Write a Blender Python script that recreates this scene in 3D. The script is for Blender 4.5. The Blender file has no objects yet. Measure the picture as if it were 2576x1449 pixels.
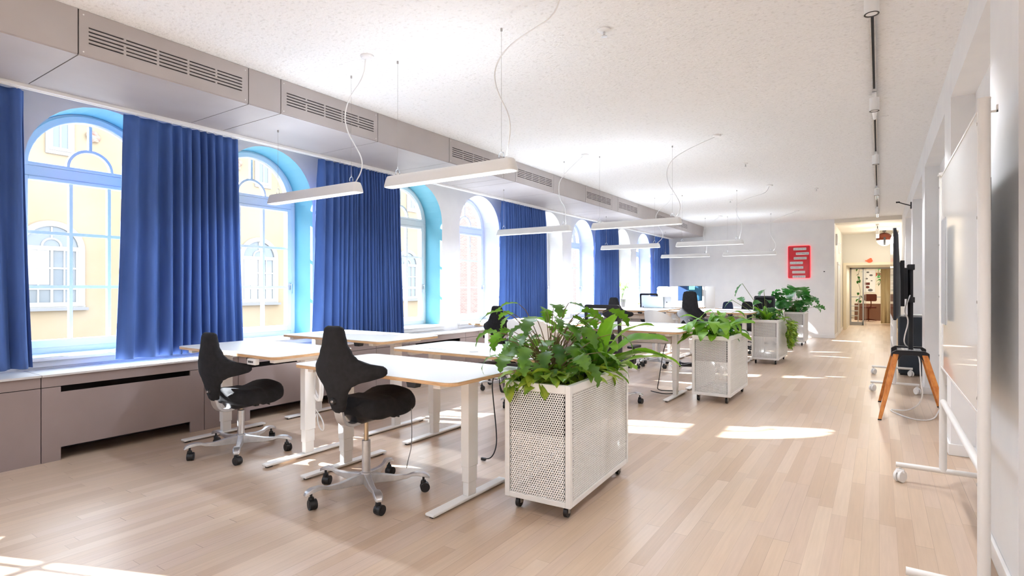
import bpy, math, random
from math import sin, cos, pi, sqrt, radians
from mathutils import Vector, Matrix, noise
random.seed(7)
SC = bpy.context.scene
COL = SC.collection

# ------------------------------------------------------------------ mesh builder
class MB:
    def __init__(s):
        s.v = []; s.f = []; s.m = []
    def add(s, vs, fs, mi=0):
        n = len(s.v)
        s.v.extend([tuple(p) for p in vs])
        s.f.extend([tuple(i + n for i in f) for f in fs])
        s.m.extend([mi] * len(fs))
        return s
    def box(s, x0, x1, y0, y1, z0, z1, mi=0):
        vs = [(x, y, z) for z in (z0, z1) for y in (y0, y1) for x in (x0, x1)]
        return s.add(vs, [(0, 2, 3, 1), (4, 5, 7, 6), (0, 1, 5, 4), (2, 6, 7, 3), (0, 4, 6, 2), (1, 3, 7, 5)], mi)
    def quad(s, a, b, c, d, mi=0):
        return s.add([a, b, c, d], [(0, 1, 2, 3)], mi)
    def cyl(s, p0, p1, r0, r1=None, n=20, mi=0, caps=True):
        r1 = r0 if r1 is None else r1
        p0 = Vector(p0); p1 = Vector(p1); d = (p1 - p0).normalized()
        a = d.orthogonal().normalized(); b = d.cross(a)
        vs = []
        for p, r in ((p0, r0), (p1, r1)):
            for i in range(n):
                t = 2 * pi * i / n
                vs.append(p + (a * cos(t) + b * sin(t)) * r)
        fs = [(i, (i + 1) % n, n + (i + 1) % n, n + i) for i in range(n)]
        if caps: fs += [tuple(range(n - 1, -1, -1)), tuple(range(n, 2 * n))]
        return s.add(vs, fs, mi)
    def tube(s, pts, r, n=8, mi=0, sm=0):
        P = [Vector(p) for p in pts]
        for _ in range(sm):
            Q = [P[0]]
            for i in range(len(P) - 1):
                Q += [P[i] * .75 + P[i + 1] * .25, P[i] * .25 + P[i + 1] * .75]
            P = Q + [P[-1]]
        R = r if callable(r) else (lambda t: r)
        vs = []; up = None
        for i, p in enumerate(P):
            d = (P[min(i + 1, len(P) - 1)] - P[max(i - 1, 0)])
            d = d.normalized() if d.length > 1e-9 else Vector((0, 0, 1))
            if up is None: up = d.orthogonal().normalized()
            up = (up - d * up.dot(d))
            up = up.normalized() if up.length > 1e-6 else d.orthogonal().normalized()
            b = d.cross(up); rr = R(i / (len(P) - 1))
            for k in range(n):
                t = 2 * pi * k / n
                vs.append(p + (up * cos(t) + b * sin(t)) * rr)
        fs = []
        for i in range(len(P) - 1):
            for k in range(n):
                a = i * n + k; c = i * n + (k + 1) % n
                fs.append((a, c, c + n, a + n))
        fs += [tuple(range(n - 1, -1, -1)), tuple(range(len(vs) - n, len(vs)))]
        return s.add(vs, fs, mi)
    def lathe(s, prof, c=(0, 0, 0), n=24, mi=0):
        vs = []; fs = []
        for r, z in prof:
            for i in range(n):
                t = 2 * pi * i / n
                vs.append((c[0] + r * cos(t), c[1] + r * sin(t), c[2] + z))
        for j in range(len(prof) - 1):
            for i in range(n):
                a = j * n + i; b = j * n + (i + 1) % n
                fs.append((a, b, b + n, a + n))
        return s.add(vs, fs, mi)
    def loft(s, secs, mi=0, closed=True):
        n = len(secs[0]); vs = [p for q in secs for p in q]; fs = []
        for j in range(len(secs) - 1):
            for i in range(n if closed else n - 1):
                a = j * n + i; b = j * n + (i + 1) % n
                fs.append((a, b, b + n, a + n))
        if closed: fs += [tuple(range(n - 1, -1, -1)), tuple(range(len(vs) - n, len(vs)))]
        return s.add(vs, fs, mi)
    def prism(s, poly, h0, h1, ax='z', mi=0):
        n = len(poly)
        def P(a, b, h):
            return {'z': (a, b, h), 'y': (a, h, b), 'x': (h, a, b)}[ax]
        vs = [P(a, b, h0) for a, b in poly] + [P(a, b, h1) for a, b in poly]
        fs = [(i, (i + 1) % n, n + (i + 1) % n, n + i) for i in range(n)]
        fs += [tuple(range(n - 1, -1, -1)), tuple(range(n, 2 * n))]
        return s.add(vs, fs, mi)
    def rot(s, ang, c=(0, 0)):
        ca, sa = cos(ang), sin(ang)
        s.v = [(c[0] + (x - c[0]) * ca - (y - c[1]) * sa, c[1] + (x - c[0]) * sa + (y - c[1]) * ca, z) for x, y, z in s.v]
        return s
    def build(s, name, mats, parent=None, smooth=0, bevel=0, seg=2, fix=True):
        me = bpy.data.meshes.new(name)
        me.from_pydata(s.v, [], s.f)
        mats = mats if isinstance(mats, (list, tuple)) else [mats]
        for m in mats: me.materials.append(m)
        if len(mats) > 1: me.polygons.foreach_set('material_index', s.m)
        me.update()
        if fix:
            import bmesh
            bm = bmesh.new(); bm.from_mesh(me)
            bmesh.ops.recalc_face_normals(bm, faces=bm.faces); bm.to_mesh(me); bm.free()
        if smooth:
            me.polygons.foreach_set('use_smooth', [True] * len(me.polygons))
            me.set_sharp_from_angle(angle=radians(smooth))
        o = bpy.data.objects.new(name, me); COL.objects.link(o)
        if parent: o.parent = parent
        if bevel:
            b = o.modifiers.new('bevel', 'BEVEL'); b.width = bevel; b.segments = seg; b.limit_method = 'ANGLE'
            b.angle_limit = radians(50)
        return o

def rrect(x0, x1, y0, y1, r, n=6):
    out = []
    for cx, cy, a in ((x1 - r, y1 - r, 0), (x0 + r, y1 - r, pi / 2), (x0 + r, y0 + r, pi), (x1 - r, y0 + r, 1.5 * pi)):
        for i in range(n + 1):
            t = a + pi / 2 * i / n
            out.append((cx + r * cos(t), cy + r * sin(t)))
    return out

def empty(name, loc=(0, 0, 0), rz=0, label=None, cat=None, group=None, kind=None):
    o = bpy.data.objects.new(name, None); COL.objects.link(o)
    o.location = loc; o.rotation_euler = (0, 0, rz); o.empty_display_size = .1
    return tag(o, label, cat, group, kind)
def tag(o, label=None, cat=None, group=None, kind=None):
    if label: o['label'] = label
    if cat: o['category'] = cat
    if group: o['group'] = group
    if kind: o['kind'] = kind
    return o
def struct(o): o['kind'] = 'structure'; return o
def kids(o): return [c for c in ALLOBJ() if c.parent == o]
def ALLOBJ(): return list(COL.objects)
def dup(root, loc, rz=None, label=None, group=None):
    tree = {}
    allo = list(COL.objects)
    for c in allo:
        if c.parent: tree.setdefault(c.parent, []).append(c)
    def cp(o, par):
        c = o.copy(); COL.objects.link(c)
        if par is not None: c.parent = par
        for k in tree.get(o, []): cp(k, c)
        return c
    r = cp(root, None)
    r.location = loc
    if rz is not None: r.rotation_euler = (0, 0, rz)
    if label: r['label'] = label
    if group: r['group'] = group
    return r

# ------------------------------------------------------------------ materials
def mat(name, col, rough=.5, metal=0, **k):
    m = bpy.data.materials.new(name); m.use_nodes = True
    b = m.node_tree.nodes['Principled BSDF']
    b.inputs['Base Color'].default_value = (*col, 1)
    b.inputs['Roughness'].default_value = rough
    b.inputs['Metallic'].default_value = metal
    for kk, v in k.items():
        b.inputs[kk].default_value = v
    return m
def N(m, t, **k):
    n = m.node_tree.nodes.new(t)
    for a, b in k.items(): setattr(n, a, b)
    return n
def L(m, a, b): m.node_tree.links.new(a, b)
def noisy(m, scale, c0, c1, detail=4, bump=0, bscale=None, bdist=.01, lo=.35, hi=.65, stretch=None):
    """procedural colour variation and bump in object space"""
    tc = N(m, 'ShaderNodeTexCoord'); mp = N(m, 'ShaderNodeMapping')
    L(m, tc.outputs['Object'], mp.inputs['Vector'])
    if stretch: mp.inputs['Scale'].default_value = stretch
    nz = N(m, 'ShaderNodeTexNoise'); nz.inputs['Scale'].default_value = scale; nz.inputs['Detail'].default_value = detail
    L(m, mp.outputs[0], nz.inputs['Vector'])
    cr = N(m, 'ShaderNodeValToRGB')
    cr.color_ramp.elements[0].position = lo; cr.color_ramp.elements[1].position = hi
    cr.color_ramp.elements[0].color = (*c0, 1); cr.color_ramp.elements[1].color = (*c1, 1)
    L(m, nz.outputs['Fac'], cr.inputs[0])
    b = m.node_tree.nodes['Principled BSDF']
    L(m, cr.outputs[0], b.inputs['Base Color'])
    if bump:
        n2 = N(m, 'ShaderNodeTexNoise'); n2.inputs['Scale'].default_value = bscale or scale * 3; n2.inputs['Detail'].default_value = 5
        L(m, mp.outputs[0], n2.inputs['Vector'])
        bp = N(m, 'ShaderNodeBump'); bp.inputs['Strength'].default_value = bump; bp.inputs['Distance'].default_value = bdist
        L(m, n2.outputs['Fac'], bp.inputs['Height']); L(m, bp.outputs[0], b.inputs['Normal'])
    return m

M = {}
M['wall'] = noisy(mat('white_wall_paint', (.86, .86, .86), .7), 3, (.84, .84, .85), (.88, .88, .88), bump=.05, bscale=60, bdist=.002)
M['ceil'] = noisy(mat('rough_white_plaster', (.88, .88, .88), .9), 30, (.80, .797, .79), (.90, .90, .90), detail=6, bump=1.0, bscale=38, bdist=.014, lo=.34, hi=.43, stretch=(1, 1.3, 1))
M['corr'] = mat('cream_wall_paint', (.70, .67, .60), .7)
M['corrceil'] = mat('corridor_ceiling_paint', (.78, .73, .64), .8)
M['taupe'] = noisy(mat('taupe_panel', (.27, .21, .2), .45), 2.5, (.265, .208, .200), (.29, .23, .222), bump=.04, bscale=200, bdist=.001)
M['soffit'] = noisy(mat('soffit_panel', (.42, .38, .37), .5), 2, (.43, .395, .385), (.465, .43, .42), bump=.03, bscale=150, bdist=.001)
M['top'] = noisy(mat('grey_cover_top', (.6, .58, .57), .45), 3, (.56, .54, .53), (.62, .6, .59))
M['dark'] = mat('dark_recess', (.012, .012, .012), .8)
M['seam'] = mat('seam_dark', (.06, .05, .05), .8)
M['white'] = mat('white_powder_coat', (.86, .86, .85), .35)
M['whitep'] = mat('white_plastic', (.86, .86, .86), .3)
M['frame'] = mat('white_window_frame', (.84, .86, .88), .35)
M['blue'] = noisy(mat('light_blue_paint', (.12, .5, .72), .55), 2, (.20, .50, .62), (.22, .525, .64))
M['chrome'] = mat('polished_metal', (.75, .75, .76), .18, 1)
M['alu'] = noisy(mat('cast_aluminium', (.62, .62, .63), .35, .85), 20, (.56, .56, .57), (.66, .66, .67))
M['wiregrey'] = mat('dark_wire', (.10, .10, .10), .4)
M['steel'] = mat('grey_tube', (.42, .4, .38), .35, .6)
M['black'] = mat('black_plastic', (.012, .012, .014), .4)
M['blackm'] = mat('black_metal', (.015, .016, .02), .35, .3)
M['rubber'] = mat('grey_rubber_tread', (.05, .05, .055), .6)
M['fabric'] = noisy(mat('charcoal_fabric', (.014, .014, .016), .9), 30, (.006, .006, .0075), (.012, .012, .0145), bump=.25, bscale=600, bdist=.0012)
M['navy'] = noisy(mat('navy_fabric', (.02, .03, .07), .9), 30, (.018, .028, .07), (.026, .038, .09), bump=.2, bscale=600, bdist=.0012)
M['desk'] = mat('white_laminate', (.64, .63, .615), .42)
M['ply'] = noisy(mat('plywood_edge', (.62, .38, .2), .55), 8, (.52, .31, .15), (.72, .48, .27), stretch=(1, 1, 14))
M['soil'] = noisy(mat('dark_soil', (.02, .013, .008), .95), 40, (.01, .007, .005), (.04, .028, .018), bump=.8, bdist=.02)
M['liner'] = mat('black_planter_liner', (.008, .008, .009), .6)
M['glow'] = mat('lamp_diffuser', (.9, .9, .9), .4); 
M['red'] = mat('red_acrylic', (.62, .008, .02), .15)
M['redglow'] = mat('red_acrylic_rim', (.8, .02, .03), .3)
M['sticker'] = mat('white_sticker', (.75, .75, .75), .5)
M['ink'] = mat('dark_ink', (.04, .04, .05), .6)
M['orange'] = mat('orange_ink', (.7, .28, .05), .6)
M['copper'] = mat('copper_glass', (.13, .03, .015), .15, .7)
M['yellow'] = noisy(mat('yellow_render', (.9, .74, .45), .9), .5, (.195, .148, .092), (.21, .168, .115))
M['stone'] = mat('pale_window_casing', (.23, .22, .205), .8)
M['slate'] = mat('grey_stone_sill', (.13, .13, .135), .7)
M['terra'] = noisy(mat('terracotta_relief', (.7, .35, .28), .9), 6, (.20, .115, .095), (.22, .16, .125))
M['paleglass'] = mat('window_glass_outside', (.10, .115, .13), .1)
M['darkcable'] = M['black']
M['bluetint'] = mat('frosted_grey_blue', (.34, .42, .46), .3)
M['greyal'] = mat('grey_aluminium', (.35, .36, .38), .35, .6)
M['mint'] = mat('mint_note', (.35, .85, .65), .6)
M['paper'] = mat('paper', (.8, .8, .78), .7)
M['brownch'] = mat('red_brown_upholstery', (.12, .022, .012), .7)
M['brownw'] = mat('brown_cabinet', (.15, .065, .035), .5)
M['curtainc'] = noisy(mat('cream_curtain', (.75, .66, .42), .85), 3, (.70, .60, .37), (.80, .72, .50), stretch=(4, 4, .4))
M['board'] = mat('glossy_whiteboard', (.84, .85, .85), .05)
M['postw'] = mat('warm_white_tube', (.80, .785, .76), .35)
M['greymag'] = mat('grey_strip', (.42, .43, .44), .4)
M['pot'] = mat('grey_concrete_pot', (.42, .41, .40), .8)

def m_glass():
    m = bpy.data.materials.new('clear_pane'); m.use_nodes = True
    nt = m.node_tree; nt.nodes.clear()
    o = N(m, 'ShaderNodeOutputMaterial'); mx = N(m, 'ShaderNodeMixShader')
    t = N(m, 'ShaderNodeBsdfTransparent'); g = N(m, 'ShaderNodeBsdfGlossy'); g.inputs['Roughness'].default_value = .02
    fr = N(m, 'ShaderNodeFresnel'); fr.inputs['IOR'].default_value = 1.14
    t.inputs[0].default_value = (.97, .985, .98, 1)
    L(m, fr.outputs[0], mx.inputs[0]); L(m, t.outputs[0], mx.inputs[1]); L(m, g.outputs[0], mx.inputs[2]); L(m, mx.outputs[0], o.inputs[0])
    return m
M['glass'] = m_glass()

def m_mesh():
    m = bpy.data.materials.new('black_mesh_fabric'); m.use_nodes = True
    nt = m.node_tree; b = nt.nodes['Principled BSDF']; o = nt.nodes['Material Output']
    b.inputs['Base Color'].default_value = (.02, .02, .025, 1)
    t = N(m, 'ShaderNodeBsdfTransparent'); mx = N(m, 'ShaderNodeMixShader'); mx.inputs[0].default_value = .45
    L(m, t.outputs[0], mx.inputs[1]); L(m, b.outputs[0], mx.inputs[2]); L(m, mx.outputs[0], o.inputs[0])
    return m
M['meshfab'] = m_mesh()

def m_curtain():
    m = mat('blue_curtain_fabric', (.03, .09, .36), .85)
    noisy(m, 3, (.047, .102, .32), (.07, .145, .42), stretch=(1, 1, .3), bump=.12, bscale=500, bdist=.001)
    b = m.node_tree.nodes['Principled BSDF']; o = m.node_tree.nodes['Material Output']
    b.inputs['Sheen Weight'].default_value = .35; b.inputs['Sheen Roughness'].default_value = .5
    b.inputs['Sheen Tint'].default_value = (.3, .5, 1, 1)
    t = N(m, 'ShaderNodeBsdfTranslucent'); t.inputs[0].default_value = (.04, .15, .6, 1)
    mx = N(m, 'ShaderNodeMixShader'); mx.inputs[0].default_value = .03
    L(m, b.outputs[0], mx.inputs[1]); L(m, t.outputs[0], mx.inputs[2]); L(m, mx.outputs[0], o.inputs[0])
    return m
M['curtain'] = m_curtain()

def m_leaf(name, c0, c1, tr, scale=9):
    m = mat(name, c0, .38)
    noisy(m, scale, c0, c1, bump=.15, bscale=30, bdist=.003)
    b = m.node_tree.nodes['Principled BSDF']; o = m.node_tree.nodes['Material Output']
    t = N(m, 'ShaderNodeBsdfTranslucent'); t.inputs[0].default_value = (*tr, 1)
    mx = N(m, 'ShaderNodeMixShader'); mx.inputs[0].default_value = .3
    L(m, b.outputs[0], mx.inputs[1]); L(m, t.outputs[0], mx.inputs[2]); L(m, mx.outputs[0], o.inputs[0])
    return m
M['fern'] = m_leaf('bright_fern_leaf', (.05, .19, .012), (.22, .42, .03), (.32, .62, .03), 5)
M['philo'] = m_leaf('dark_lobed_leaf', (.02, .085, .012), (.12, .26, .02), (.2, .42, .02), 7)
M['pothos'] = m_leaf('variegated_leaf', (.05, .18, .012), (.40, .48, .04), (.3, .5, .04), 14)
M['monst'] = m_leaf('deep_green_leaf', (.014, .08, .015), (.05, .19, .03), (.06, .3, .04), 6)
M['stem'] = mat('green_stem', (.16, .2, .04), .5)
M['stembr'] = mat('brown_stem', (.14, .09, .03), .6)

def m_floor():
    m = mat('pale_wood_strip_floor', (.6, .45, .33), .3)
    b = m.node_tree.nodes['Principled BSDF']
    tc = N(m, 'ShaderNodeTexCoord'); sp = N(m, 'ShaderNodeSeparateXYZ'); L(m, tc.outputs['Object'], sp.inputs[0])
    def mth(op, a, bb=None, c=None):
        n = N(m, 'ShaderNodeMath', operation=op)
        for i, x in enumerate((a, bb, c)):
            if x is None: continue
            if isinstance(x, (int, float)): n.inputs[i].default_value = x
            else: L(m, x, n.inputs[i])
        return n.outputs[0]
    W, LN = .082, 1.05
    xr = mth('DIVIDE', sp.outputs['X'], W); row = mth('FLOOR', xr); fx = mth('SUBTRACT', xr, row)
    wn = N(m, 'ShaderNodeTexWhiteNoise', noise_dimensions='1D'); L(m, row, wn.inputs['W'])
    yy = mth('DIVIDE', sp.outputs['Y'], LN); yo = mth('ADD', yy, mth('MULTIPLY', wn.outputs['Value'], 7.3))
    idn = mth('FLOOR', yo); fy = mth('SUBTRACT', yo, idn)
    cb = N(m, 'ShaderNodeCombineXYZ'); L(m, row, cb.inputs[0]); L(m, idn, cb.inputs[1])
    w2 = N(m, 'ShaderNodeTexWhiteNoise', noise_dimensions='3D'); L(m, cb.outputs[0], w2.inputs['Vector'])
    cr = N(m, 'ShaderNodeValToRGB'); e = cr.color_ramp.elements
    e[0].position = 0; e[0].color = (.49, .355, .25, 1); e[1].position = 1; e[1].color = (.62, .49, .375, 1)
    for p, c in ((.25, (.54, .41, .30, 1)), (.5, (.58, .44, .32, 1)), (.8, (.555, .425, .33, 1))):
        x = e.new(p); x.color = c
    L(m, w2.outputs['Value'], cr.inputs[0])
    # grain
    mp = N(m, 'ShaderNodeMapping'); mp.inputs['Scale'].default_value = (60, 3, 1); L(m, tc.outputs['Object'], mp.inputs[0])
    nz = N(m, 'ShaderNodeTexNoise'); nz.inputs['Scale'].default_value = 1; nz.inputs['Detail'].default_value = 5; L(m, mp.outputs[0], nz.inputs['Vector'])
    mx = N(m, 'ShaderNodeMix', data_type='RGBA', blend_type='MULTIPLY'); mx.inputs[0].default_value = .22
    gr = N(m, 'ShaderNodeValToRGB'); gr.color_ramp.elements[0].position = .3; gr.color_ramp.elements[0].color = (.55, .5, .45, 1); gr.color_ramp.elements[1].position = .65
    L(m, nz.outputs['Fac'], gr.inputs[0]); L(m, cr.outputs[0], mx.inputs[6]); L(m, gr.outputs[0], mx.inputs[7])
    # gaps
    ex = mth('MINIMUM', fx, mth('SUBTRACT', 1, fx)); gx = mth('LESS_THAN', ex, .012)
    ey = mth('MINIMUM', fy, mth('SUBTRACT', 1, fy)); gy = mth('LESS_THAN', ey, .0018)
    w3 = N(m, 'ShaderNodeTexWhiteNoise', noise_dimensions='1D'); L(m, mth('ADD', row, mth('MULTIPLY', idn, 17.7)), w3.inputs['W'])
    gp = mth('MAXIMUM', gx, gy); gpf = mth('MULTIPLY', gp, mth('MULTIPLY_ADD', mth('POWER', w3.outputs['Value'], 3), .65, .2))
    m2 = N(m, 'ShaderNodeMix', data_type='RGBA'); L(m, gpf, m2.inputs[0]); L(m, mx.outputs[2], m2.inputs[6]); m2.inputs[7].default_value = (.13, .08, .05, 1)
    L(m, m2.outputs[2], b.inputs['Base Color'])
    rr = mth('MULTIPLY_ADD', nz.outputs['Fac'], .16, .24); L(m, rr, b.inputs['Roughness'])
    bp = N(m, 'ShaderNodeBump'); bp.inputs['Strength'].default_value = .15; bp.inputs['Distance'].default_value = .001
    L(m, mth('SUBTRACT', nz.outputs['Fac'], gp), bp.inputs['Height']); L(m, bp.outputs[0], b.inputs['Normal'])
    return m
M['floor'] = m_floor()

def m_brick():
    m = mat('red_brick', (.5, .25, .2), .9)
    tc = N(m, 'ShaderNodeTexCoord'); mp = N(m, 'ShaderNodeMapping'); mp.inputs['Rotation'].default_value = (0, 0, 0)
    sp = N(m, 'ShaderNodeSeparateXYZ'); cb = N(m, 'ShaderNodeCombineXYZ')
    L(m, tc.outputs['Object'], sp.inputs[0]); L(m, sp.outputs['Y'], cb.inputs[0]); L(m, sp.outputs['Z'], cb.inputs[1])
    br = N(m, 'ShaderNodeTexBrick'); br.inputs['Scale'].default_value = 1
    br.inputs['Brick Width'].default_value = .26; br.inputs['Row Height'].default_value = .08; br.inputs['Mortar Size'].default_value = .008
    br.inputs['Color1'].default_value = (.15, .095, .08, 1); br.inputs['Color2'].default_value = (.18, .125, .108, 1); br.inputs['Mortar'].default_value = (.2, .175, .165, 1)
    L(m, cb.outputs[0], br.inputs['Vector']); L(m, br.outputs['Color'], m.node_tree.nodes['Principled BSDF'].inputs['Base Color'])
    return m
M['brick'] = m_brick()

def m_wood():
    m = mat('orange_varnished_wood', (.5, .2, .04), .3)
    noisy(m, 6, (.44, .13, .018), (.62, .24, .045), stretch=(6, 6, .6))
    return m
M['wood'] = m_wood()

def m_emit(name, col, st):
    m = mat(name, col, .5); b = m.node_tree.nodes['Principled BSDF']
    b.inputs['Emission Color'].default_value = (*col, 1); b.inputs['Emission Strength'].default_value = st
    return m
M['glow'] = m_emit('lamp_diffuser', (1, .99, .97), .55)
M['screen'] = m_emit('monitor_screen_blue', (.012, .04, .12), .25)
M['screen2'] = m_emit('monitor_screen_teal', (.02, .10, .18), .25)
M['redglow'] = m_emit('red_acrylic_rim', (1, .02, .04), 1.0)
M['outwhite'] = mat('weathered_white_paint', (.28, .275, .265), .6)
SUN, SKY, SPOTE, EXPO = 32, 4.3, 90, 0.92
# ------------------------------------------------------------------ dimensions
XW, XF, H = -5.98, -6.35, 3.306       # wall face, window frame face, ceiling height
YB, YE = -3.0, 17.70                  # back and far wall
XR = .5                               # right wall pier face
PER = 4.135
WIN = []
for k in range(-1, 4):
    WIN.append((2.19 + PER * k, k == 0 or k == 1)); WIN.append((3.835 + PER * k, k <= 0))
HW, SPR, SILL = .595, 2.462, .77      # half width, spring line, opening bottom

# ------------------------------------------------------------------ floor, ceiling, walls
b = MB(); b.quad((-6.5, YB, 0), (3, YB, 0), (3, 31, 0), (-6.5, 31, 0)); struct(b.build('floor', M['floor'], fix=False))
b = MB(); b.box(-6.46, XR + .4, YB, YE, H, H + .12); struct(b.build('ceiling', M['ceil']))

def arch_pts(c, hw, spr, n=20):
    return [(c + hw * cos(pi - pi * i / n), spr + hw * sin(pi * i / n)) for i in range(n + 1)]
b = MB()
edges = [YB] + sum([[c - HW, c + HW] for c, _ in WIN], []) + [YE]
def wall_skin(b, X):
    for i in range(0, len(edges), 2):
        b.quad((X, edges[i], 0), (X, edges[i + 1], 0), (X, edges[i + 1], H + .2), (X, edges[i], H + .2))
    for c, blue in WIN:
        b.quad((X, c - HW, 0), (X, c + HW, 0), (X, c + HW, SILL), (X, c - HW, SILL))
        ap = arch_pts(c, HW, SPR)
        for i in range(len(ap) - 1):
            (y0, z0), (y1, z1) = ap[i], ap[i + 1]
            b.quad((X, y0, z0), (X, y1, z1), (X, y1, H + .2), (X, y0, H + .2))
wall_skin(b, XW)
for c, blue in WIN:
    pts = [(c - HW, SILL)] + arch_pts(c, HW, SPR) + [(c + HW, SILL)]
    for i in range(len(pts) - 1):
        (y0, z0), (y1, z1) = pts[i], pts[i + 1]
        b.quad((XW, y0, z0), (XW, y1, z1), (XF - .1, y1, z1), (XF - .1, y0, z0), 1 if blue else 0)
    b.quad((XW, c - HW, SILL), (XW, c + HW, SILL), (XF - .1, c + HW, SILL), (XF - .1, c - HW, SILL))
wo = struct(b.build('wall_left', [M['wall'], M['blue']], fix=False))
b = MB(); wall_skin(b, XF - .1); struct(b.build('wall_left_outer', M['yellow'], fix=False))

# right wall with shallow niches, far wall, corridor, back wall
b = MB()
NICHE = [(.9, 3.19), (3.92, 5.90), (6.42, 9.10), (9.62, 12.3), (12.8, 15.5)]
XN, ZN = .66, 3.0
y = YB
for a, c in NICHE + [(21.8, 21.8)]:
    b.box(XR, XR + .4, y, a, 0, H + .1)
    if c > a: b.box(XR, XR + .4, a, c, ZN, H + .1); b.box(XN, XN + .24, a, c, 0, ZN)
    y = c
struct(b.build('wall_right', M['wall']))
b = MB(); b.box(-6.1, -1.035, YE, YE + .25, 0, H + .1); struct(b.build('wall_far', M['wall']))
b = MB(); b.box(-6.6, XR + .4, YB - .2, YB, 0, H + .1); struct(b.build('wall_back', M['wall']))
b = MB(); b.box(-1.285, -1.035, YE + .25, 21.8, 0, H + .1); struct(b.build('wall_corridor_left', M['corr']))
ZC = 3.2
b = MB(); b.box(-1.1, .6, YE + .001, 22, ZC, H + .12); struct(b.build('ceiling_corridor', M['corrceil']))
b = MB()  # end wall with a deep door opening
DX0, DX1, DZ = -.93, .42, 2.16
b.box(-1.285, DX0, 21.8, 24.6, 0, H); b.box(DX1, XR + .4, 21.8, 24.6, 0, H); b.box(DX0, DX1, 21.8, 24.6, DZ, H)
struct(b.build('wall_corridor_end', M['corr']))
b = MB()
b.box(DX0 - .09, DX0, 21.77, 21.8, 0, DZ + .09); b.box(DX0, DX1, 21.77, 21.8, DZ, DZ + .09); b.box(DX1, DX1 + .07, 21.77, 21.8, 0, DZ + .09)
struct(b.build('trim_2', mat('cream_door_trim', (.80, .72, .55), .5)))
# glass partition with doorway, at the far end of the opening
d = struct(empty('door_1', (0, 24.62, 0)))
b = MB()
b.box(DX0, DX0 + .05, -.03, .03, 0, DZ); b.box(DX0 + .05, DX0 + .42, -.03, .03, 0, .12); b.box(DX0 + .40, DX0 + .46, -.03, .03, 0, DZ); b.box(DX0, DX1, -.03, .03, DZ - .05, DZ)
b.build('door_frame', M['greyal'], d)
b = MB(); b.box(DX0 + .05, DX0 + .40, -.004, .004, .12, DZ - .05); b.build('pane', M['glass'], d)
b = MB(); b.box(DX0 + .50, DX0 + .515, -.03, .03, 0, DZ - .05); b.build('door_edge', M['steel'], d)
# room beyond
b = MB(); b.box(-4, -4.1, 24.6, 31, 0, 3); b.box(3, 3.1, 24.6, 31, 0, 3); b.box(-4, 3, 31, 31.1, 0, 3)
b.box(-4, -1.2, 24.55, 24.6, 0, 3); b.box(.8, 3, 24.55, 24.6, 0, 3); struct(b.build('wall_room_beyond', mat('ivory_wall_paint', (.78, .72, .60), .8)))
b = MB(); b.quad((-4, 24.6, 3), (-4, 31, 3), (3, 31, 3), (3, 24.6, 3)); struct(b.build('ceiling_room_beyond', M['corrceil'], fix=False))

# baseboards
def bb(name, segs, m=None):
    b = MB()
    for s in segs: b.box(*s, 0, .095)
    struct(b.build(name, m or M['whitep'], bevel=.004))
segs = []
y = YB
for a, c in NICHE + [(21.8, 21.8)]:
    segs.append((XR - .018, XR, y, a))
    if c > a: segs.append((XN - .018, XN, a, c)); segs.append((XR - .018, XN, a - .0, a + .018)); segs.append((XR - .018, XN, c - .018, c))
    y = c
bb('baseboard_right', segs)
bb('baseboard_far', [(-6.0, -1.035, YE - .015, YE)])
bb('baseboard_corridor', [(-1.035, -1.02, YE, 21.8)])

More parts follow.
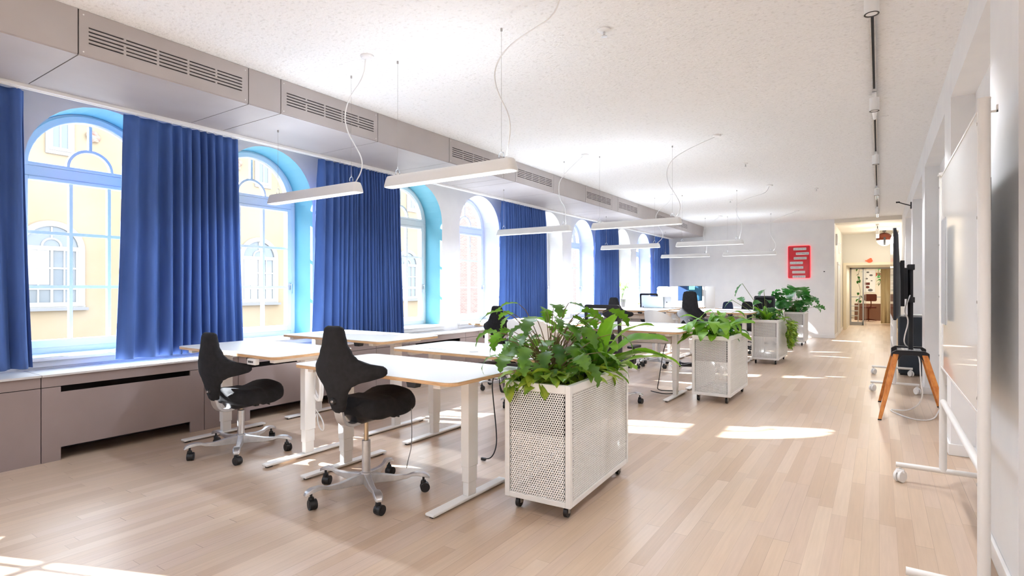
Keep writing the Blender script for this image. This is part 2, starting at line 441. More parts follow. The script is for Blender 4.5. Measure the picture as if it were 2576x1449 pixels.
# ------------------------------------------------------------------ windows
def band(b, c, r0, r1, spr, x0, x1, n=24):
    """half ring between radii r0<r1 extruded in x"""
    def ring(r): return [(c + r * cos(pi - pi * i / n), spr + r * sin(pi * i / n)) for i in range(n + 1)]
    A, B = ring(r1), ring(r0)
    vs = []
    for (ya, za), (yb, zb) in zip(A, B):
        vs += [(x0, ya, za), (x0, yb, zb), (x1, yb, zb), (x1, ya, za)]
    fs = []
    for i in range(n):
        p, q = i * 4, i * 4 + 4
        for k in range(4): fs.append((p + k, p + (k + 1) % 4, q + (k + 1) % 4, q + k))
    fs += [(0, 1, 2, 3), (n * 4 + 3, n * 4 + 2, n * 4 + 1, n * 4)]
    b.add(vs, fs)
def make_window(i, c):
    w = struct(empty('window_%d' % i, (XF, c, SILL)))
    def fin(b, name, m, **k):
        b.v = [(x - XF, y - c, z - SILL) for x, y, z in b.v]; return b.build(name, m, w, **k)
    x0, x1 = XF - .07, XF + .012
    b = MB()                     # outer frame
    b.box(x0, x1, c - HW, c - HW + .065, .80, SPR); b.box(x0, x1, c + HW - .065, c + HW, .80, SPR)
    b.box(x0, x1, c - HW + .065, c + HW - .065, .80, .855)
    b.box(x0, x1 + .01, c - HW + .066, c + HW - .066, 2.411, 2.504)
    band(b, c, HW - .065, HW, SPR, x0, x1)
    fin(b, 'window_frame', M['frame'], bevel=.006)
    b = MB()                     # casement sash
    g = .475; s0, s1 = XF - .055, XF + .03
    b.box(s0, s1, c - g - .06, c - g, .855, 2.41); b.box(s0, s1, c + g, c + g + .06, .855, 2.41)
    b.box(s0, s1, c - g, c + g, .855, .925); b.box(s0, s1, c - g, c + g, 2.375, 2.41)
    fin(b, 'sash', M['frame'], bevel=.006)
    b = MB(); band(b, c, g, g + .06, SPR + .04, s0, s1); b.box(s0 + .002, s1 - .002, c - g - .055, c + g + .055, 2.506, 2.536)
    fin(b, 'arched_sash', M['frame'], bevel=.006)
    b = MB()
    bx0, bx1 = XF - .035, XF + .012
    for dy in (-.155, .155): b.box(bx0, bx1, c + dy - .014, c + dy + .014, .925, 2.375)
    for z in (1.411, 1.905): b.box(bx0 + .002, bx1 - .002, c - g, c + g, z - .014, z + .014)
    band(b, c, .165, .19, 2.535, bx0, bx1, 16); b.box(bx0 + .002, bx1 - .002, c - .013, c + .013, 2.72, 2.955)
    fin(b, 'glazing_bars', M['frame'])
    b = MB(); X = XF - .015
    b.quad((X, c - g, .925), (X, c + g, .925), (X, c + g, 2.375), (X, c - g, 2.375))
    ap = arch_pts(c, g, SPR + .04)
    b.add([(X, y, z) for y, z in ap], [tuple(range(len(ap)))])
    fin(b, 'pane', M['glass'], fix=False)
    b = MB(); b.box(XF + .02, XF + .045, c + g + .018, c + g + .042, 1.38, 1.46); b.cyl((XF + .04, c + g + .03, 1.44), (XF + .075, c + g + .03, 1.44), .008)
    b.box(XF + .068, XF + .08, c + g + .02, c + g + .04, 1.33, 1.45)
    fin(b, 'window_handle', M['alu'], bevel=.003)
    b = MB(); b.box(XF, XW + .045, c - HW - (0 if 0 else .0), c + HW, .775, .802); b.box(XW + .002, XW + .05, c - HW - .05, c + HW + .05, .775, .802); b.box(XW + .002, XW + .012, c - HW - .04, c + HW + .04, .72, .775)
    fin(b, 'window_sill', M['whitep'], bevel=.004)
for i, (c, _) in enumerate(WIN): make_window(i + 1, c)

# ------------------------------------------------------------------ soffit
XS, ZS = -4.545, 2.99
so = struct(empty('trim_1', (0, 0, 0)))
b = MB(); b.box(-5.53, XS - .012, YB, 17.58, ZS + .012, H); b.build('core', M['seam'], so)
VENT = []
for k in range(0, 4):
    VENT += [(1.50 + 3.90 * k, 2.72 + 3.90 * k), (3.03 + 3.90 * k, 4.20 + 3.90 * k)]
VENT = [v for v in VENT if v[1] < 17]
g = .004
cur = YB; plain = []
for a, c in VENT:
    if a > cur: plain.append((cur, a))
    cur = c
plain.append((cur, 17.6))
for a, c in plain:
    b = MB(); b.box(XS - .012, XS, a + g, c - g, ZS + .008, H - .002); b.build('fascia_panel', M['soffit'], so)
for a, c in VENT + plain:
    b = MB(); b.box(-5.53, XS - .006, a + g, c - g, ZS, ZS + .012); b.build('underside_panel', M['soffit'], so)
b = MB(); b.box(-5.53, XS, 17.58, 17.6, ZS, H); b.build('end_panel', M['soffit'], so)
NTH = ['nearest', 'second', 'third', 'fourth', 'fifth', 'sixth', 'seventh', 'eighth']
for n, (a, c) in enumerate(VENT):
    t = empty('vent_panel', (XS, (a + c) / 2, ZS), 0,
              ('grey slotted air vent panel in the ceiling duct casing, %s along from the camera' % NTH[n]) ,
              'air vent', 'slotted vent panels along the grey duct casing')
    h = (c - a) / 2 - g; T = H - ZS - .002
    ys0, ys1 = -h + .055, h - .055
    rows = [.205 - .0262 * r for r in range(5)]
    b = MB(); x0, x1 = -.012, .001
    b.box(x0, x1, -h, h, .008, rows[-1] - .0055); b.box(x0, x1, -h, h, rows[0] + .0055, T)
    b.box(x0, x1, -h, ys0, rows[-1] - .0055, rows[0] + .0055); b.box(x0, x1, ys1, h, rows[-1] - .0055, rows[0] + .0055)
    for r in range(4): b.box(x0, x1, ys0, ys1, rows[r + 1] + .0055, rows[r] - .0055)
    for r in range(5):
        fr = (.2, .4, .6, .8) if r % 2 == 0 else (.4, .6, .8) if r == 1 else (.2, .4, .6)
        for f in fr:
            yb = ys0 + (ys1 - ys0) * f; b.box(x0, x1, yb - .008, yb + .008, rows[r] - .0055, rows[r] + .0055)
    b.build('grille', M['soffit'], t)
    b = MB(); b.box(-.03, -.02, -h, h, .01, T); b.build('backing', M['dark'], t)
    for yy in (-h + .025, h - .025):
        for zz in (.03, T - .03):
            b = MB(); b.cyl((0, yy, zz), (.003, yy, zz), .005, n=10); b.build('screw', M['whitep'], t)

# curtain rail
b = MB(); b.box(-5.60, -5.53, 0.0, YE, 2.962, 2.99); b.box(-5.575, -5.555, 0.0, YE, 2.955, 2.963)
tag(b.build('curtain_rail', M['whitep'], bevel=.003), 'long white curtain rail running under the grey duct casing', 'curtain rail')

# ------------------------------------------------------------------ curtains
def curtain(y0, y1, nf, label, seed, wide=0, fl=.03):
    rnd = random.Random(seed)
    # fold phases: irregular pleats
    ws = [rnd.uniform(.6, 1.3) * (2.0 if i < wide else 1) for i in range(nf)]
    S = sum(ws); cum = [0]
    for w in ws: cum.append(cum[-1] + w / S)
    am = [rnd.uniform(.7, 1.15) for _ in ws]; dr = [rnd.uniform(-.5, .5) for _ in ws]
    ZT, ZB = 2.955, .765; NZ = 26; per = 14
    sx = empty('curtain', ((-5.61), (y0 + y1) / 2, ZB), 0, label, 'curtain', 'blue curtains along the arched windows')
    b = MB(); rows = []; cy = (y0 + y1) / 2
    for j in range(NZ + 1):
        t = j / NZ; z = (ZB - .0) + (ZT - ZB) * (1 - t)
        row = []
        for i in range(nf):
            for k in range(per):
                u = k / per; s = cum[i] + (cum[i + 1] - cum[i]) * u
                ph = 2 * pi * u
                amp = (.040 + .014 * t) * am[i] * min(1, .5 + t * 4)
                yy = y0 + (y1 - y0) * s
                yy += (s - .5) * 2 * fl * t ** 1.5
                yy += .012 * dr[i] * sin(t * 3.1 + i) * 1.5 + .3 * (cum[i + 1] - cum[i]) * (y1 - y0) * sin(ph * 2) * .12
                xx = -amp * cos(ph) - .006 * sin(ph * 3 + i) * t + .008 * sin(4 * t + i * 1.7) * t
                row.append((xx, yy - cy, z - ZB))
        row.append((-.03, y1 + fl * t ** 1.5 - cy, z - ZB))
        rows.append(row)
    n = len(rows[0]); vs = [p for r in rows for p in r]
    fs = [(j * n + i, j * n + i + 1, (j + 1) * n + i + 1, (j + 1) * n + i) for j in range(NZ) for i in range(n - 1)]
    b.add(vs, fs)
    o = b.build('fabric', M['curtain'], sx, smooth=80, fix=False)
    sd = o.modifiers.new('thick', 'SOLIDIFY'); sd.thickness = .003
    for i in range(nf):
        yy = y0 + (y1 - y0) * (cum[i] + .5 * (cum[i + 1] - cum[i])) - cy
        b = MB(); b.box(.035, .06, yy - .004, yy + .004, ZT - ZB - .006, ZT - ZB + .004); b.build('glider', M['whitep'], sx)
curtain(.25, 1.50, 9, 'deep blue curtain cut off by the left edge of the photo', 3, 1, .06)
curtain(2.19, 3.25, 11, 'wide blue curtain between the two nearest arched windows', 11, 2, .05)
curtain(4.25, 5.58, 22, 'blue curtain with many narrow pleats hanging behind the front desks', 5, 2, .06)
curtain(8.12, 9.65, 20, 'blue curtain behind the foliage of the nearest planter', 8, 1, .05)
curtain(12.10, 13.36, 14, 'blue curtain left of the grey potted plant', 9, 1, .04)
curtain(16.25, 17.5, 12, 'blue curtain nearest the far wall', 12, 1, .03)

# ------------------------------------------------------------------ radiator covers
XC = -5.55
units = []
for k in range(-1, 4):
    o_ = PER * k
    units += [(1.586 + o_, 2.863 + o_, 1), (2.863 + o_, 3.21 + o_, 0), (3.21 + o_, 4.48 + o_, 1), (4.48 + o_, 5.10 + o_, 0), (5.10 + o_, 5.721 + o_, 0)]
units = [(YB, .965, 0)] + [u for u in units if .9 < u[0] < YE - .2]
UL = ['with one slot above and a low notch', 'plain narrow']
for i, (a, c, big) in enumerate(units):
    c = min(c, YE - .02)
    lab = 'taupe radiator cover unit under the windows'
    if abs(a - 1.586) < .01: lab = 'large slotted taupe radiator cover under the nearest arched window'
    elif abs(c - 1.586) < .01: lab = 'plain taupe cover unit at the left edge of the photo'
    elif abs(a - 2.863) < .01: lab = 'narrow plain taupe cover unit just behind the left chair'
    elif abs(a - 3.21) < .01: lab = 'slotted taupe radiator cover behind the hanging white cables'
    elif c < 1: lab = 'long plain taupe cover behind the camera position'
    else:
        ORD = ['first', 'second', 'third', 'fourth', 'fifth', 'sixth', 'seventh', 'eighth']
        j = int((a + .05 - 1.586 + PER) // PER) - 1; ph = a - 1.586 - PER * j
        w0 = ORD[min(7, 2 * j)]; w1 = ORD[min(7, 2 * j + 1)]; w2 = ORD[min(7, 2 * j + 2)]
        if ph < .5: lab = 'slotted taupe radiator cover below the %s arched window from the left' % w0
        elif ph < 1.5: lab = 'narrow plain taupe cover between the %s and %s arched windows' % (w0, w1)
        elif ph < 2.5: lab = 'slotted taupe radiator cover below the %s arched window from the left' % w1
        elif ph < 3.2: lab = 'plain taupe cover just past the %s arched window' % w1
        else: lab = 'plain taupe cover just short of the %s arched window' % w2 if 2 * j + 2 < 8 else 'last plain taupe cover before the far wall'
    t = empty('radiator_cover', (XC, (a + c) / 2, 0), 0, lab, 'radiator cover', 'taupe radiator covers along the window wall')
    h = (c - a) / 2 - .003
    b = MB(); b.box(-.02, 0, -h, h, .603, .688); b.build('upper_panel', M['taupe'], t, bevel=.0015)
    b = MB()
    if big:
        s0, s1 = -h + .125, h - .13
        b.box(-.02, 0, -h, h, .106, .553); b.box(-.02, 0, -h, s0, .553, .598); b.box(-.02, 0, s1, h, .553, .598)
        b.box(-.02, 0, -h, s0, 0, .106); b.box(-.02, 0, s1, h, 0, .106)
    else: b.box(-.02, 0, -h, h, 0, .598)
    b.build('front_panel', M['taupe'], t)
    b = MB(); b.box(-.40, -.36, -h, h, .01, .68); b.box(-.36, -.03, -h - .001, -h + .01, .01, .68); b.box(-.36, -.03, h - .01, h + .001, .01, .68)
    if not big: b.box(-.03, -.021, -h, h, .01, .68)
    b.build('inner_casing', M['seam'], t)
TOPS = [(YB, 1.586, 'grey cover board at the left edge of the photo under the first curtain'), (1.586, 4.48, 'long grey cover board below the nearest window, sunlit'), (4.48, 8.6, 'grey cover board behind the front desks'),
        (8.6, 12.7, 'grey cover board behind the middle desks'), (12.7, YE - .02, 'grey cover board nearest the far wall')]
for a, c, lab in TOPS:
    b = MB(); b.box(XW + .013, XC + .02, a + .002, c - .002, .688, .706)
    tag(b.build('cover_board', M['top'], bevel=.002), lab, 'shelf', 'grey boards on top of the radiator covers')

# ------------------------------------------------------------------ ceiling fittings
def track():
    X = -.04
    t = empty('track_light', (X, 11.4, H), 0, 'long ceiling-mounted spotlight track above the right-hand aisle', 'track light')
    def fin(b, name, m, **k):
        b.v = [(x - X, y - 11.4, z - H) for x, y, z in b.v]; return b.build(name, m, t, **k)
    b = MB(); b.box(X - .018, X + .018, -1.8, 17.6, H - .035, H - .001)
    fin(b, 'rail', M['alu'])
    b = MB()
    for a, c in ((4.25, 6.2), (7.0, 8.0), (8.0, 9.05), (9.35, 12.1), (12.5, 15.2), (15.6, 17.5)): b.box(X - .009, X + .009, a, c, H - .0365, H - .035)
    fin(b, 'slot', M['dark'])
    for y in (-1.2, 1.6, 4.14, 6.42, 9.2, 12.3, 15.4):  # heads nearest and behind the camera are unseen, added for fill
        b = MB(); b.box(X - .017, X + .017, y - .12, y + .02, H - .06, H - .0365); b.cyl((X, y, H - .06), (X, y, H - .185), .042, n=28)
        o = fin(b, 'spot_head', M['whitep'], smooth=40)
        b = MB(); b.lathe([(.042, -.186), (.042, -.188), (.033, -.188), (.03, -.175)], (X, y, H)); b2 = fin(b, 'spot_bezel', M['black'])
        b2.parent = o
        b = MB(); b.lathe([(.032, -.180), (.012, -.172), (.0, -.172)], (X, y, H)); b3 = fin(b, 'reflector', M['chrome'], smooth=60); b3.parent = o
    b = MB(); b.box(X - .017, X + .017, 6.75, 6.95, H - .05, H - .036); b.cyl((X, 6.85, H - .05), (X, 6.95, H - .13), .03, .012); b.cyl((X, 6.95, H - .12), (X + .12, 7.0, H - .10), .004)
    fin(b, 'feed_clip', M['whitep'])
track()
# corridor spots
t = empty('ceiling_spotlight', (-.04, 18.7, ZC), 0, 'white twin cylinder spotlight on the corridor ceiling', 'spotlight')
b = MB(); b.cyl((0, 0, 0), (0, 0, -.05), .05); b.build('mount', M['whitep'], t, smooth=40)
b = MB(); b.cyl((0, .1, -.12), (0, .1, -.28), .045); b.cyl((0, .35, -.22), (0, .35, -.36), .04); b.build('spot_head', M['whitep'], t, smooth=40)
b = MB(); b.cyl((0, 0, -.05), (0, .1, -.14), .01); b.cyl((0, .1, -.1), (0, .35, -.24), .008); b.build('arm', M['black'], t)

for (x, y, r, lab) in ((-1.69, 3.77, .05, 'round white sprinkler rosette nearest the camera on the ceiling'), (-1.70, 9.0, .035, 'small white ceiling sprinkler above the second planter'),
                       (-2.69, 12.6, .05, 'small ceiling sprinkler above the far desks'), (-1.0, 12.0, .035, 'small ceiling sprinkler near the track, towards the far wall')):
    t = empty('sprinkler', (x, y, H), 0, lab, 'sprinkler', 'ceiling sprinklers')
    b = MB(); b.lathe([(0, -.001), (r, -.001), (r, -.008), (r * .5, -.018), (0, -.018)]); b.build('rosette', M['whitep'], t, smooth=40)
    b = MB(); b.cyl((0, 0, -.015), (0, 0, -.05), .007); b.lathe([(0, -.048), (r * .45, -.05), (r * .45, -.053), (0, -.055)], n=12); b.build('nozzle', M['alu'], t)

# ------------------------------------------------------------------ pendants
def make_pendant(x0, x1, y, label, anchors, cord, rose, z0=2.252, z1=2.342):
    cx = (x0 + x1) / 2
    t = empty('pendant_lamp', (cx, y, z0), 0, label, 'pendant lamp', 'long white pendant lamps over the desks')
    hl = (x1 - x0) / 2
    b = MB()
    secs = []
    for zz, w, l in ((0, .058, hl), (.012, .058, hl), (.06, .047, hl - .012), (.083, .042, hl - .022), (.09, .036, hl - .028)):
        secs.append([(px, py, zz) for px, py in rrect(-l, l, -w, w, w * .8, 8)])
    b.loft(secs); b.build('lamp_body', M['white'], t, smooth=40)
    b = MB(); b.prism(rrect(-hl + .012, hl - .012, -.046, .046, .034, 6), -.003, .001); b.build('diffuser', M['glow'], t)
    for (ax, az) in anchors:
        b = MB(); lx = ax - cx
        pts = [(lx - .022, 0, .088), (lx - .022, 0, .125)] + [(lx + .022 * -cos(pi * q / 8), 0, .125 + .022 * sin(pi * q / 8)) for q in range(1, 8)] + [(lx + .022, 0, .125), (lx + .022, 0, .088)]
        b.tube(pts, .0024, 6); b.build('hanger_loop', M['wiregrey'], t)
        b = MB(); b.cyl((lx, 0, .147), (lx, 0, az - z0), .0012, n=6); b.cyl((lx, 0, .147), (lx, 0, .165), .003, n=8); b.cyl((lx, 0, az - z0 - .022), (lx, 0, az - z0), .008, n=12)
        b.build('wire', M['steel'], t)
    b = MB(); b.tube([(p[0] - cx, p[1] - y, p[2] - z0) for p in cord], .0052, 8, sm=2); b.build('cord', M['whitep'], t, smooth=60)
    b = MB(); b.lathe([(0, 0), (.055, 0), (.055, -.012), (.045, -.022), (0, -.024)], (rose[0] - cx, rose[1] - y, H - z0)); b.build('ceiling_rose', M['whitep'], t, smooth=40)
    # working lights of the luminaire: down and up
    for nm, zz, rx, e in (('down', -.02, 0, LAMP_DOWN), ('up', .11, pi, LAMP_UP)):
        l = bpy.data.lights.new('lamp_' + nm, 'AREA'); l.shape = 'RECTANGLE'; l.size = 1.2; l.size_y = .08; l.energy = e; l.color = LAMP_COL
        lo = bpy.data.objects.new('lamp_light_' + nm, l); COL.objects.link(lo); lo.parent = t; lo.location = (0, 0, zz); lo.rotation_euler = (rx, 0, 0)
LAMP_DOWN, LAMP_UP, LAMP_COL = 12, 3, (.89, .945, 1)
def cordL(dx, dy, second=0):   # cords of the window-side lamps
    P = [(-3.519, 3.12, 3.29), (-3.574, 3.147, 3.15), (-3.789, 3.174, 3.034), (-3.883, 3.201, 2.903), (-3.879, 3.228, 2.771), (-3.807, 3.254, 2.644), (-3.742, 3.281, 2.52), (-3.782, 3.308, 2.426), (-3.902, 3.335, 2.335)]
    if second: P = [(-3.53, 3.12, 3.29), (-3.931, 3.161, 3.02), (-3.971, 3.197, 2.842), (-3.957, 3.233, 2.697), (-3.895, 3.268, 2.608), (-3.901, 3.304, 2.434), (-3.927, 3.335, 2.33)]
    return [(x + dx, y + dy, z) for x, y, z in P]
def cordR(dx, dy, second=0):
    P = [(-1.695, 3.12, 3.29), (-1.758, 3.144, 3.167), (-1.97, 3.168, 3.128), (-2.148, 3.192, 3.086), (-2.267, 3.216, 3.01), (-2.311, 3.239, 2.914), (-2.283, 3.263, 2.786), (-2.213, 3.287, 2.651), (-2.211, 3.311, 2.529), (-2.273, 3.335, 2.335)]
    if second: P = [(-1.69, 3.12, 3.29), (-2.054, 3.152, 3.186), (-2.269, 3.18, 3.091), (-2.352, 3.206, 2.949), (-2.339, 3.233, 2.794), (-2.241, 3.259, 2.63), (-2.181, 3.286, 2.497), (-2.226, 3.313, 2.372), (-2.293, 3.335, 2.33)]
    return [(x + dx, y + dy, z) for x, y, z in P]
for r, (yy, nm) in enumerate(((3.335, 'nearest'), (7.36, 'second'), (11.38, 'third'), (15.45, 'farthest'))):
    dy = yy - 3.335
    make_pendant(-5.18, -3.83, yy, 'slim white bar pendant lamp, window-side one of the %s pair' % nm, ((-5.05, ZS), (-3.95, H)), cordL(0, dy, r % 2), (-3.50, 3.12 + dy))
    make_pendant(-3.50, -2.18, yy, 'slim white bar pendant lamp, aisle-side one of the %s pair' % nm, ((-3.37, H), (-2.31, H)), cordR(0, dy, r % 2), (-1.69, 3.12 + dy))

for (x0, x1, an, cd, rs, sd) in ((-5.18, -3.83, ((-5.05, ZS), (-3.95, H)), cordL(0, -4.03), -3.50, 'window'), (-3.50, -2.18, ((-3.37, H), (-2.31, H)), cordR(0, -4.03), -1.69, 'aisle')):  # unseen pair continuing the rows, added to light the camera-facing sides
    make_pendant(x0, x1, -.695, 'slim white bar pendant lamp added unseen behind the camera for fill light, %s side' % sd, an, cd, (rs, -.91))
# ------------------------------------------------------------------ desks
def make_desk(x0, x1, y0, y1, z, label, legx=None, tray=0, ctrl=1, group='white sit-stand desks', detail=1):
    cx, cy = (x0 + x1) / 2, (y0 + y1) / 2
    t = empty('desk', (cx, cy, 0), 0, label, 'desk', group)
    hx, hy = (x1 - x0) / 2, (y1 - y0) / 2
    pl = rrect(-hx, hx, -hy, hy, .075, 6)
    b = MB(); b.prism(pl, z - .003, z); b.prism(pl, z - .024, z - .003, mi=1)
    b.build('tabletop', [M['desk'], M['ply']], t)
    for lx in (legx or (x0 + .13, x1 - .17)):
        lx -= cx
        b = MB(); b.box(lx - .032, lx + .032, -.052, .052, .22, z - .06)
        b.box(lx - .028, lx + .028, -.047, .047, .12, .22); b.box(lx - .024, lx + .024, -.042, .042, .03, .12)
        lg = b.build('leg', M['white'], t, bevel=.004)
        b = MB(); b.box(lx - .036, lx + .036, -.395, .395, .012, .030)
        ft = b.build('foot', M['white'], lg, bevel=.006)
        b = MB(); b.box(lx - .012, lx + .012, -.38, -.33, 0, .013); b.box(lx - .012, lx + .012, .33, .38, 0, .013)
        g = b.build('glide', M['black'], lg)
        b = MB(); b.box(lx - .03, lx + .03, -.33, .33, z - .06, z - .025); b.build('side_bracket', M['white'], t, bevel=.004)
    l0, l1 = (legx or (x0 + .13, x1 - .17)); l0 -= cx; l1 -= cx
    b = MB(); b.box(l0, l1, -.05, .05, z - .075, z - .03); b.build('cross_rail', M['white'], t, bevel=.003)
    if ctrl:
        b = MB(); px = hx - .38; b.prism([(px, -.0), (px + .085, -.0), (px + .075, -.035), (px + .01, -.035)], -hy + .005, -hy + .06, 'y')
        b.v = [(x, y, zz + z - .024) for x, y, zz in b.v]; b.build('height_control', M['black'], t, bevel=.004)
    if tray:
        b = MB(); b.box(l0 + .1, l1 - .1, .12, .28, z - .20, z - .195); b.box(l0 + .1, l1 - .1, .12, .125, z - .20, z - .13); b.box(l0 + .1, l1 - .1, .275, .28, z - .20, z - .10)
        tr = b.build('cable_tray', M['white'], t)
        b = MB(); b.box(l0 + .2, l1 - .35, .105, .145, z - .175, z - .12); ps = b.build('power_strip', M['whitep'], tr, bevel=.005)
        b = MB()
        for k in range(6): b.cyl((l0 + .3 + k * .06, .105, z - .147), (l0 + .3 + k * .06, .1035, z - .147), .02, n=14)
        b.cyl((l0 + .3 + .24, .104, z - .147), (l0 + .54, .08, z - .147), .02, n=12)
        b.build('socket', M['greyal'], tr)
        b = MB(); b.box(l0 + .215, l0 + .24, .1, .106, z - .16, z - .135); b.build('switch', M['red'], tr)
    return t
DK = [
 (-3.63, -2.09, 2.51, 3.30, .838, 'front white desk beside the nearest planter, black height control', (-3.50, -2.27), 0),
 (-5.36, -3.86, 2.51, 3.30, .868, 'front white desk beside the window, with white cables hanging below', (-5.24, -3.98), 0),
 (-5.33, -3.80, 3.55, 4.38, .905, 'raised white desk in second row by the window, in front of the pleated curtain', (-5.26, -4.03), 0),
 (-3.68, -2.12, 3.55, 4.38, .858, 'white desk in second row with a cable grommet, behind the front planter leaves', (-3.52, -2.27), 0),
 (-3.52, -2.02, 6.68, 7.47, .862, 'white desk left of the second planter, single T-leg seen from the aisle', (-3.40, -2.18), 1),
 (-5.28, -3.70, 6.68, 7.47, .862, 'white desk behind the dark chair near the fourth window', None, 1),
 (-5.28, -3.70, 7.62, 8.42, .862, 'white window-side desk at the back of the middle desk group', None, 0),
 (-3.52, -2.02, 7.62, 8.42, .862, 'white aisle-side desk at the back of the middle desk group', (-3.40, -2.18), 1),
 (-3.42, -1.90, 10.46, 11.25, .955, 'raised white desk left of the third planter, front of its group', (-3.30, -2.07), 1),
 (-5.20, -3.60, 10.46, 11.25, .955, 'raised white desk by the window with black cables in its tray', None, 1),
 (-3.42, -1.90, 11.40, 12.2, .955, 'raised white aisle-side desk, rear of the third desk group', (-3.30, -2.07), 0),
 (-5.20, -3.60, 11.40, 12.2, .955, 'raised white window-side desk carrying the open laptops', None, 0),
 (-5.25, -3.95, 14.6, 15.33, .885, 'far white desk under the blue monitor, before the white privacy screen', None, 0),
 (-3.5, -2.0, 14.6, 15.38, .885, 'far white desk beside the fourth planter', (-3.38, -2.15), 0),
 (-5.25, -3.95, 15.45, 16.2, .885, 'far white desk hidden behind the white privacy screen', None, 0),
 (-3.5, -2.0, 15.45, 16.2, .885, 'farthest aisle-side white desk near the far wall', (-3.38, -2.15), 0)]
for i, (x0, x1, y0, y1, z, lab, lx, tr) in enumerate(DK): make_desk(x0, x1, y0, y1, z, lab, lx, tr)
# grommets, small marks on the second-row desk
t = empty('cable_grommet', (-2.86, 3.72, .858), 0, 'oval grey cable grommet in the second-row aisle-side desk', 'cable grommet')
b = MB(); b.lathe([(0, .001), (.03, .001), (.036, .0035), (.04, 0)]); b.build('rim', M['pot'], t)
b = MB()
rnd = random.Random(4)
for k in range(16):
    x = -.15 + k * .019; b.box(x, x + rnd.uniform(.006, .014), rnd.uniform(-.008, 0), rnd.uniform(.004, .012), 0, .0006)
b.box(-.17, .17, -.03, -.027, 0, .0006)
o = b.build('desk_marking', M['pot']); o.location = (-3.32, 3.72, .8583)
tag(o, 'faint row of grey printed marks on the second-row white desk', 'marking')

# ------------------------------------------------------------------ saddle chair
def smooth_prof(P, z):
    for (a, wa), (c, wc) in zip(P, P[1:]):
        if a <= z <= c:
            u = (z - a) / (c - a); u = u * u * (3 - 2 * u); return wa + (wc - wa) * u
    return 0
def pad(P, z0, z1, NZ, NS, T, r, fy, fz=None, full=.5):
    """closed cushion: outline half width P over z; thickness from distance to the outline; returns rings"""
    out = []
    for i in range(241):
        z = z0 + (z1 - z0) * i / 240; w = smooth_prof(P, z); out.append((w, z))
    secs = []
    for j in range(NZ + 1):
        t = j / NZ; z = z0 + (z1 - z0) * (.5 - .5 * cos(pi * t)) * .5 + (z1 - z0) * t * .5
        w = smooth_prof(P, z); ring = []
        for k in range(NS):
            a = 2 * pi * k / NS; s_ = w * cos(a)
            sg = 1 if sin(a) >= 0 else -1
            d = min(min((abs(s_) - ow) ** 2 + (z - oz) ** 2 for ow, oz in out), (z - z0) ** 2, (z1 - z) ** 2) ** .5
            q = min(1, d / r); th = T * sqrt(max(0, 1 - (1 - q) ** 2))
            ring.append(fy(s_, z, sg * th))
        secs.append(ring)
    return secs
BP = [(0, .02), (.02, .05), (.08, .070), (.13, .085), (.17, .110), (.20, .155), (.224, .225), (.244, .285), (.266, .305), (.300, .306), (.318, .290), (.334, .225), (.354, .165), (.395, .132), (.46, .100), (.52, .086), (.550, .076), (.565, .05)]
BP2 = [(0, .03), (.02, .06), (.06, .09), (.10, .13), (.14, .22), (.18, .25), (.21, .24), (.25, .18), (.30, .135), (.40, .125), (.50, .115), (.545, .10), (.565, .05)]
SP = [(-.23, .06), (-.215, .12), (-.17, .185), (-.10, .205), (-.02, .195), (.06, .195), (.14, .215), (.20, .215), (.245, .17), (.26, .08)]
def caster(b, x, y, ang, r=.032, w=.011):
    """twin wheel caster under (x,y)"""
    ca, sa = cos(ang), sin(ang); ax = Vector((-sa, ca, 0)); c = Vector((x, y, r))
    for s_ in (-1, 1):
        b.cyl(c + ax * (s_ * .007), c + ax * (s_ * (.007 + w * 1.5)), r, n=22)
        b.cyl(c + ax * (s_ * (.007 + w * 1.5)), c + ax * (s_ * (.009 + w * 1.5)), r * .62, n=16)
    b.cyl(c + ax * -.008, c + ax * .008, r * .95, n=16)
def base_leg(par, ang, R=.385, metal='alu', name='base_leg', hz=.0):
    ca, sa = cos(ang), sin(ang)
    def sec(r, w, z0, z1): return [(r * ca - q * sa, r * sa + q * ca, zz) for q, zz in ((-w, z0), (w, z0), (w * .85, z1), (-w * .85, z1))]
    b = MB()
    b.loft([sec(.025, .026, .075, .145), sec(.08, .024, .078, .135), sec(.20, .020, .083, .118), sec(R - .11, .017, .095, .118), sec(R - .08, .018, .108, .128), sec(R - .05, .027, .112, .134), sec(R - .0, .030, .106, .130), sec(R + .032, .025, .094, .114), sec(R + .042, .016, .088, .102)])
    lg = b.build(name, M[metal], par, smooth=45, bevel=.003)
    b = MB()
    for k in range(7):
        r = R - .03 + k * .0095; zz = .1335 - max(0, k - 3) * .004
        b.add([(r * ca - q * sa, r * sa + q * ca, zz + dz) for q, dz in ((-.022, 0), (.022, 0))] + [((r + .004) * ca - q * sa, (r + .004) * sa + q * ca, zz + dz) for q, dz in ((.022, .0), (-.022, 0))] , [(0, 1, 2, 3)])
    return lg
def star_base(t, R=.385, a0=.71, metal='alu', seed=0):
    rnd = random.Random(seed)
    b = MB(); b.lathe([(0, .075), (.036, .075), (.042, .10), (.038, .15), (.03, .155), (0, .155)]); b.build('base_hub', M[metal], t, smooth=40)
    for k in range(5):
        a = a0 + k * 2 * pi / 5
        lg = base_leg(t, a, R, metal)
        b = MB(); caster(b, R * cos(a) + .012, R * sin(a), rnd.uniform(0, 6.28)); cs = b.build('caster', M['black'], lg, smooth=40)
        b = MB(); b.cyl((R * cos(a), R * sin(a), .05), (R * cos(a), R * sin(a), .108), .008, n=10)
        b.lathe([(.0, .078), (.016, .076), (.02, .060), (.016, .048), (0, .046)], (R * cos(a), R * sin(a), 0), n=14); b.build('caster_fork', M['black'], lg, smooth=40)
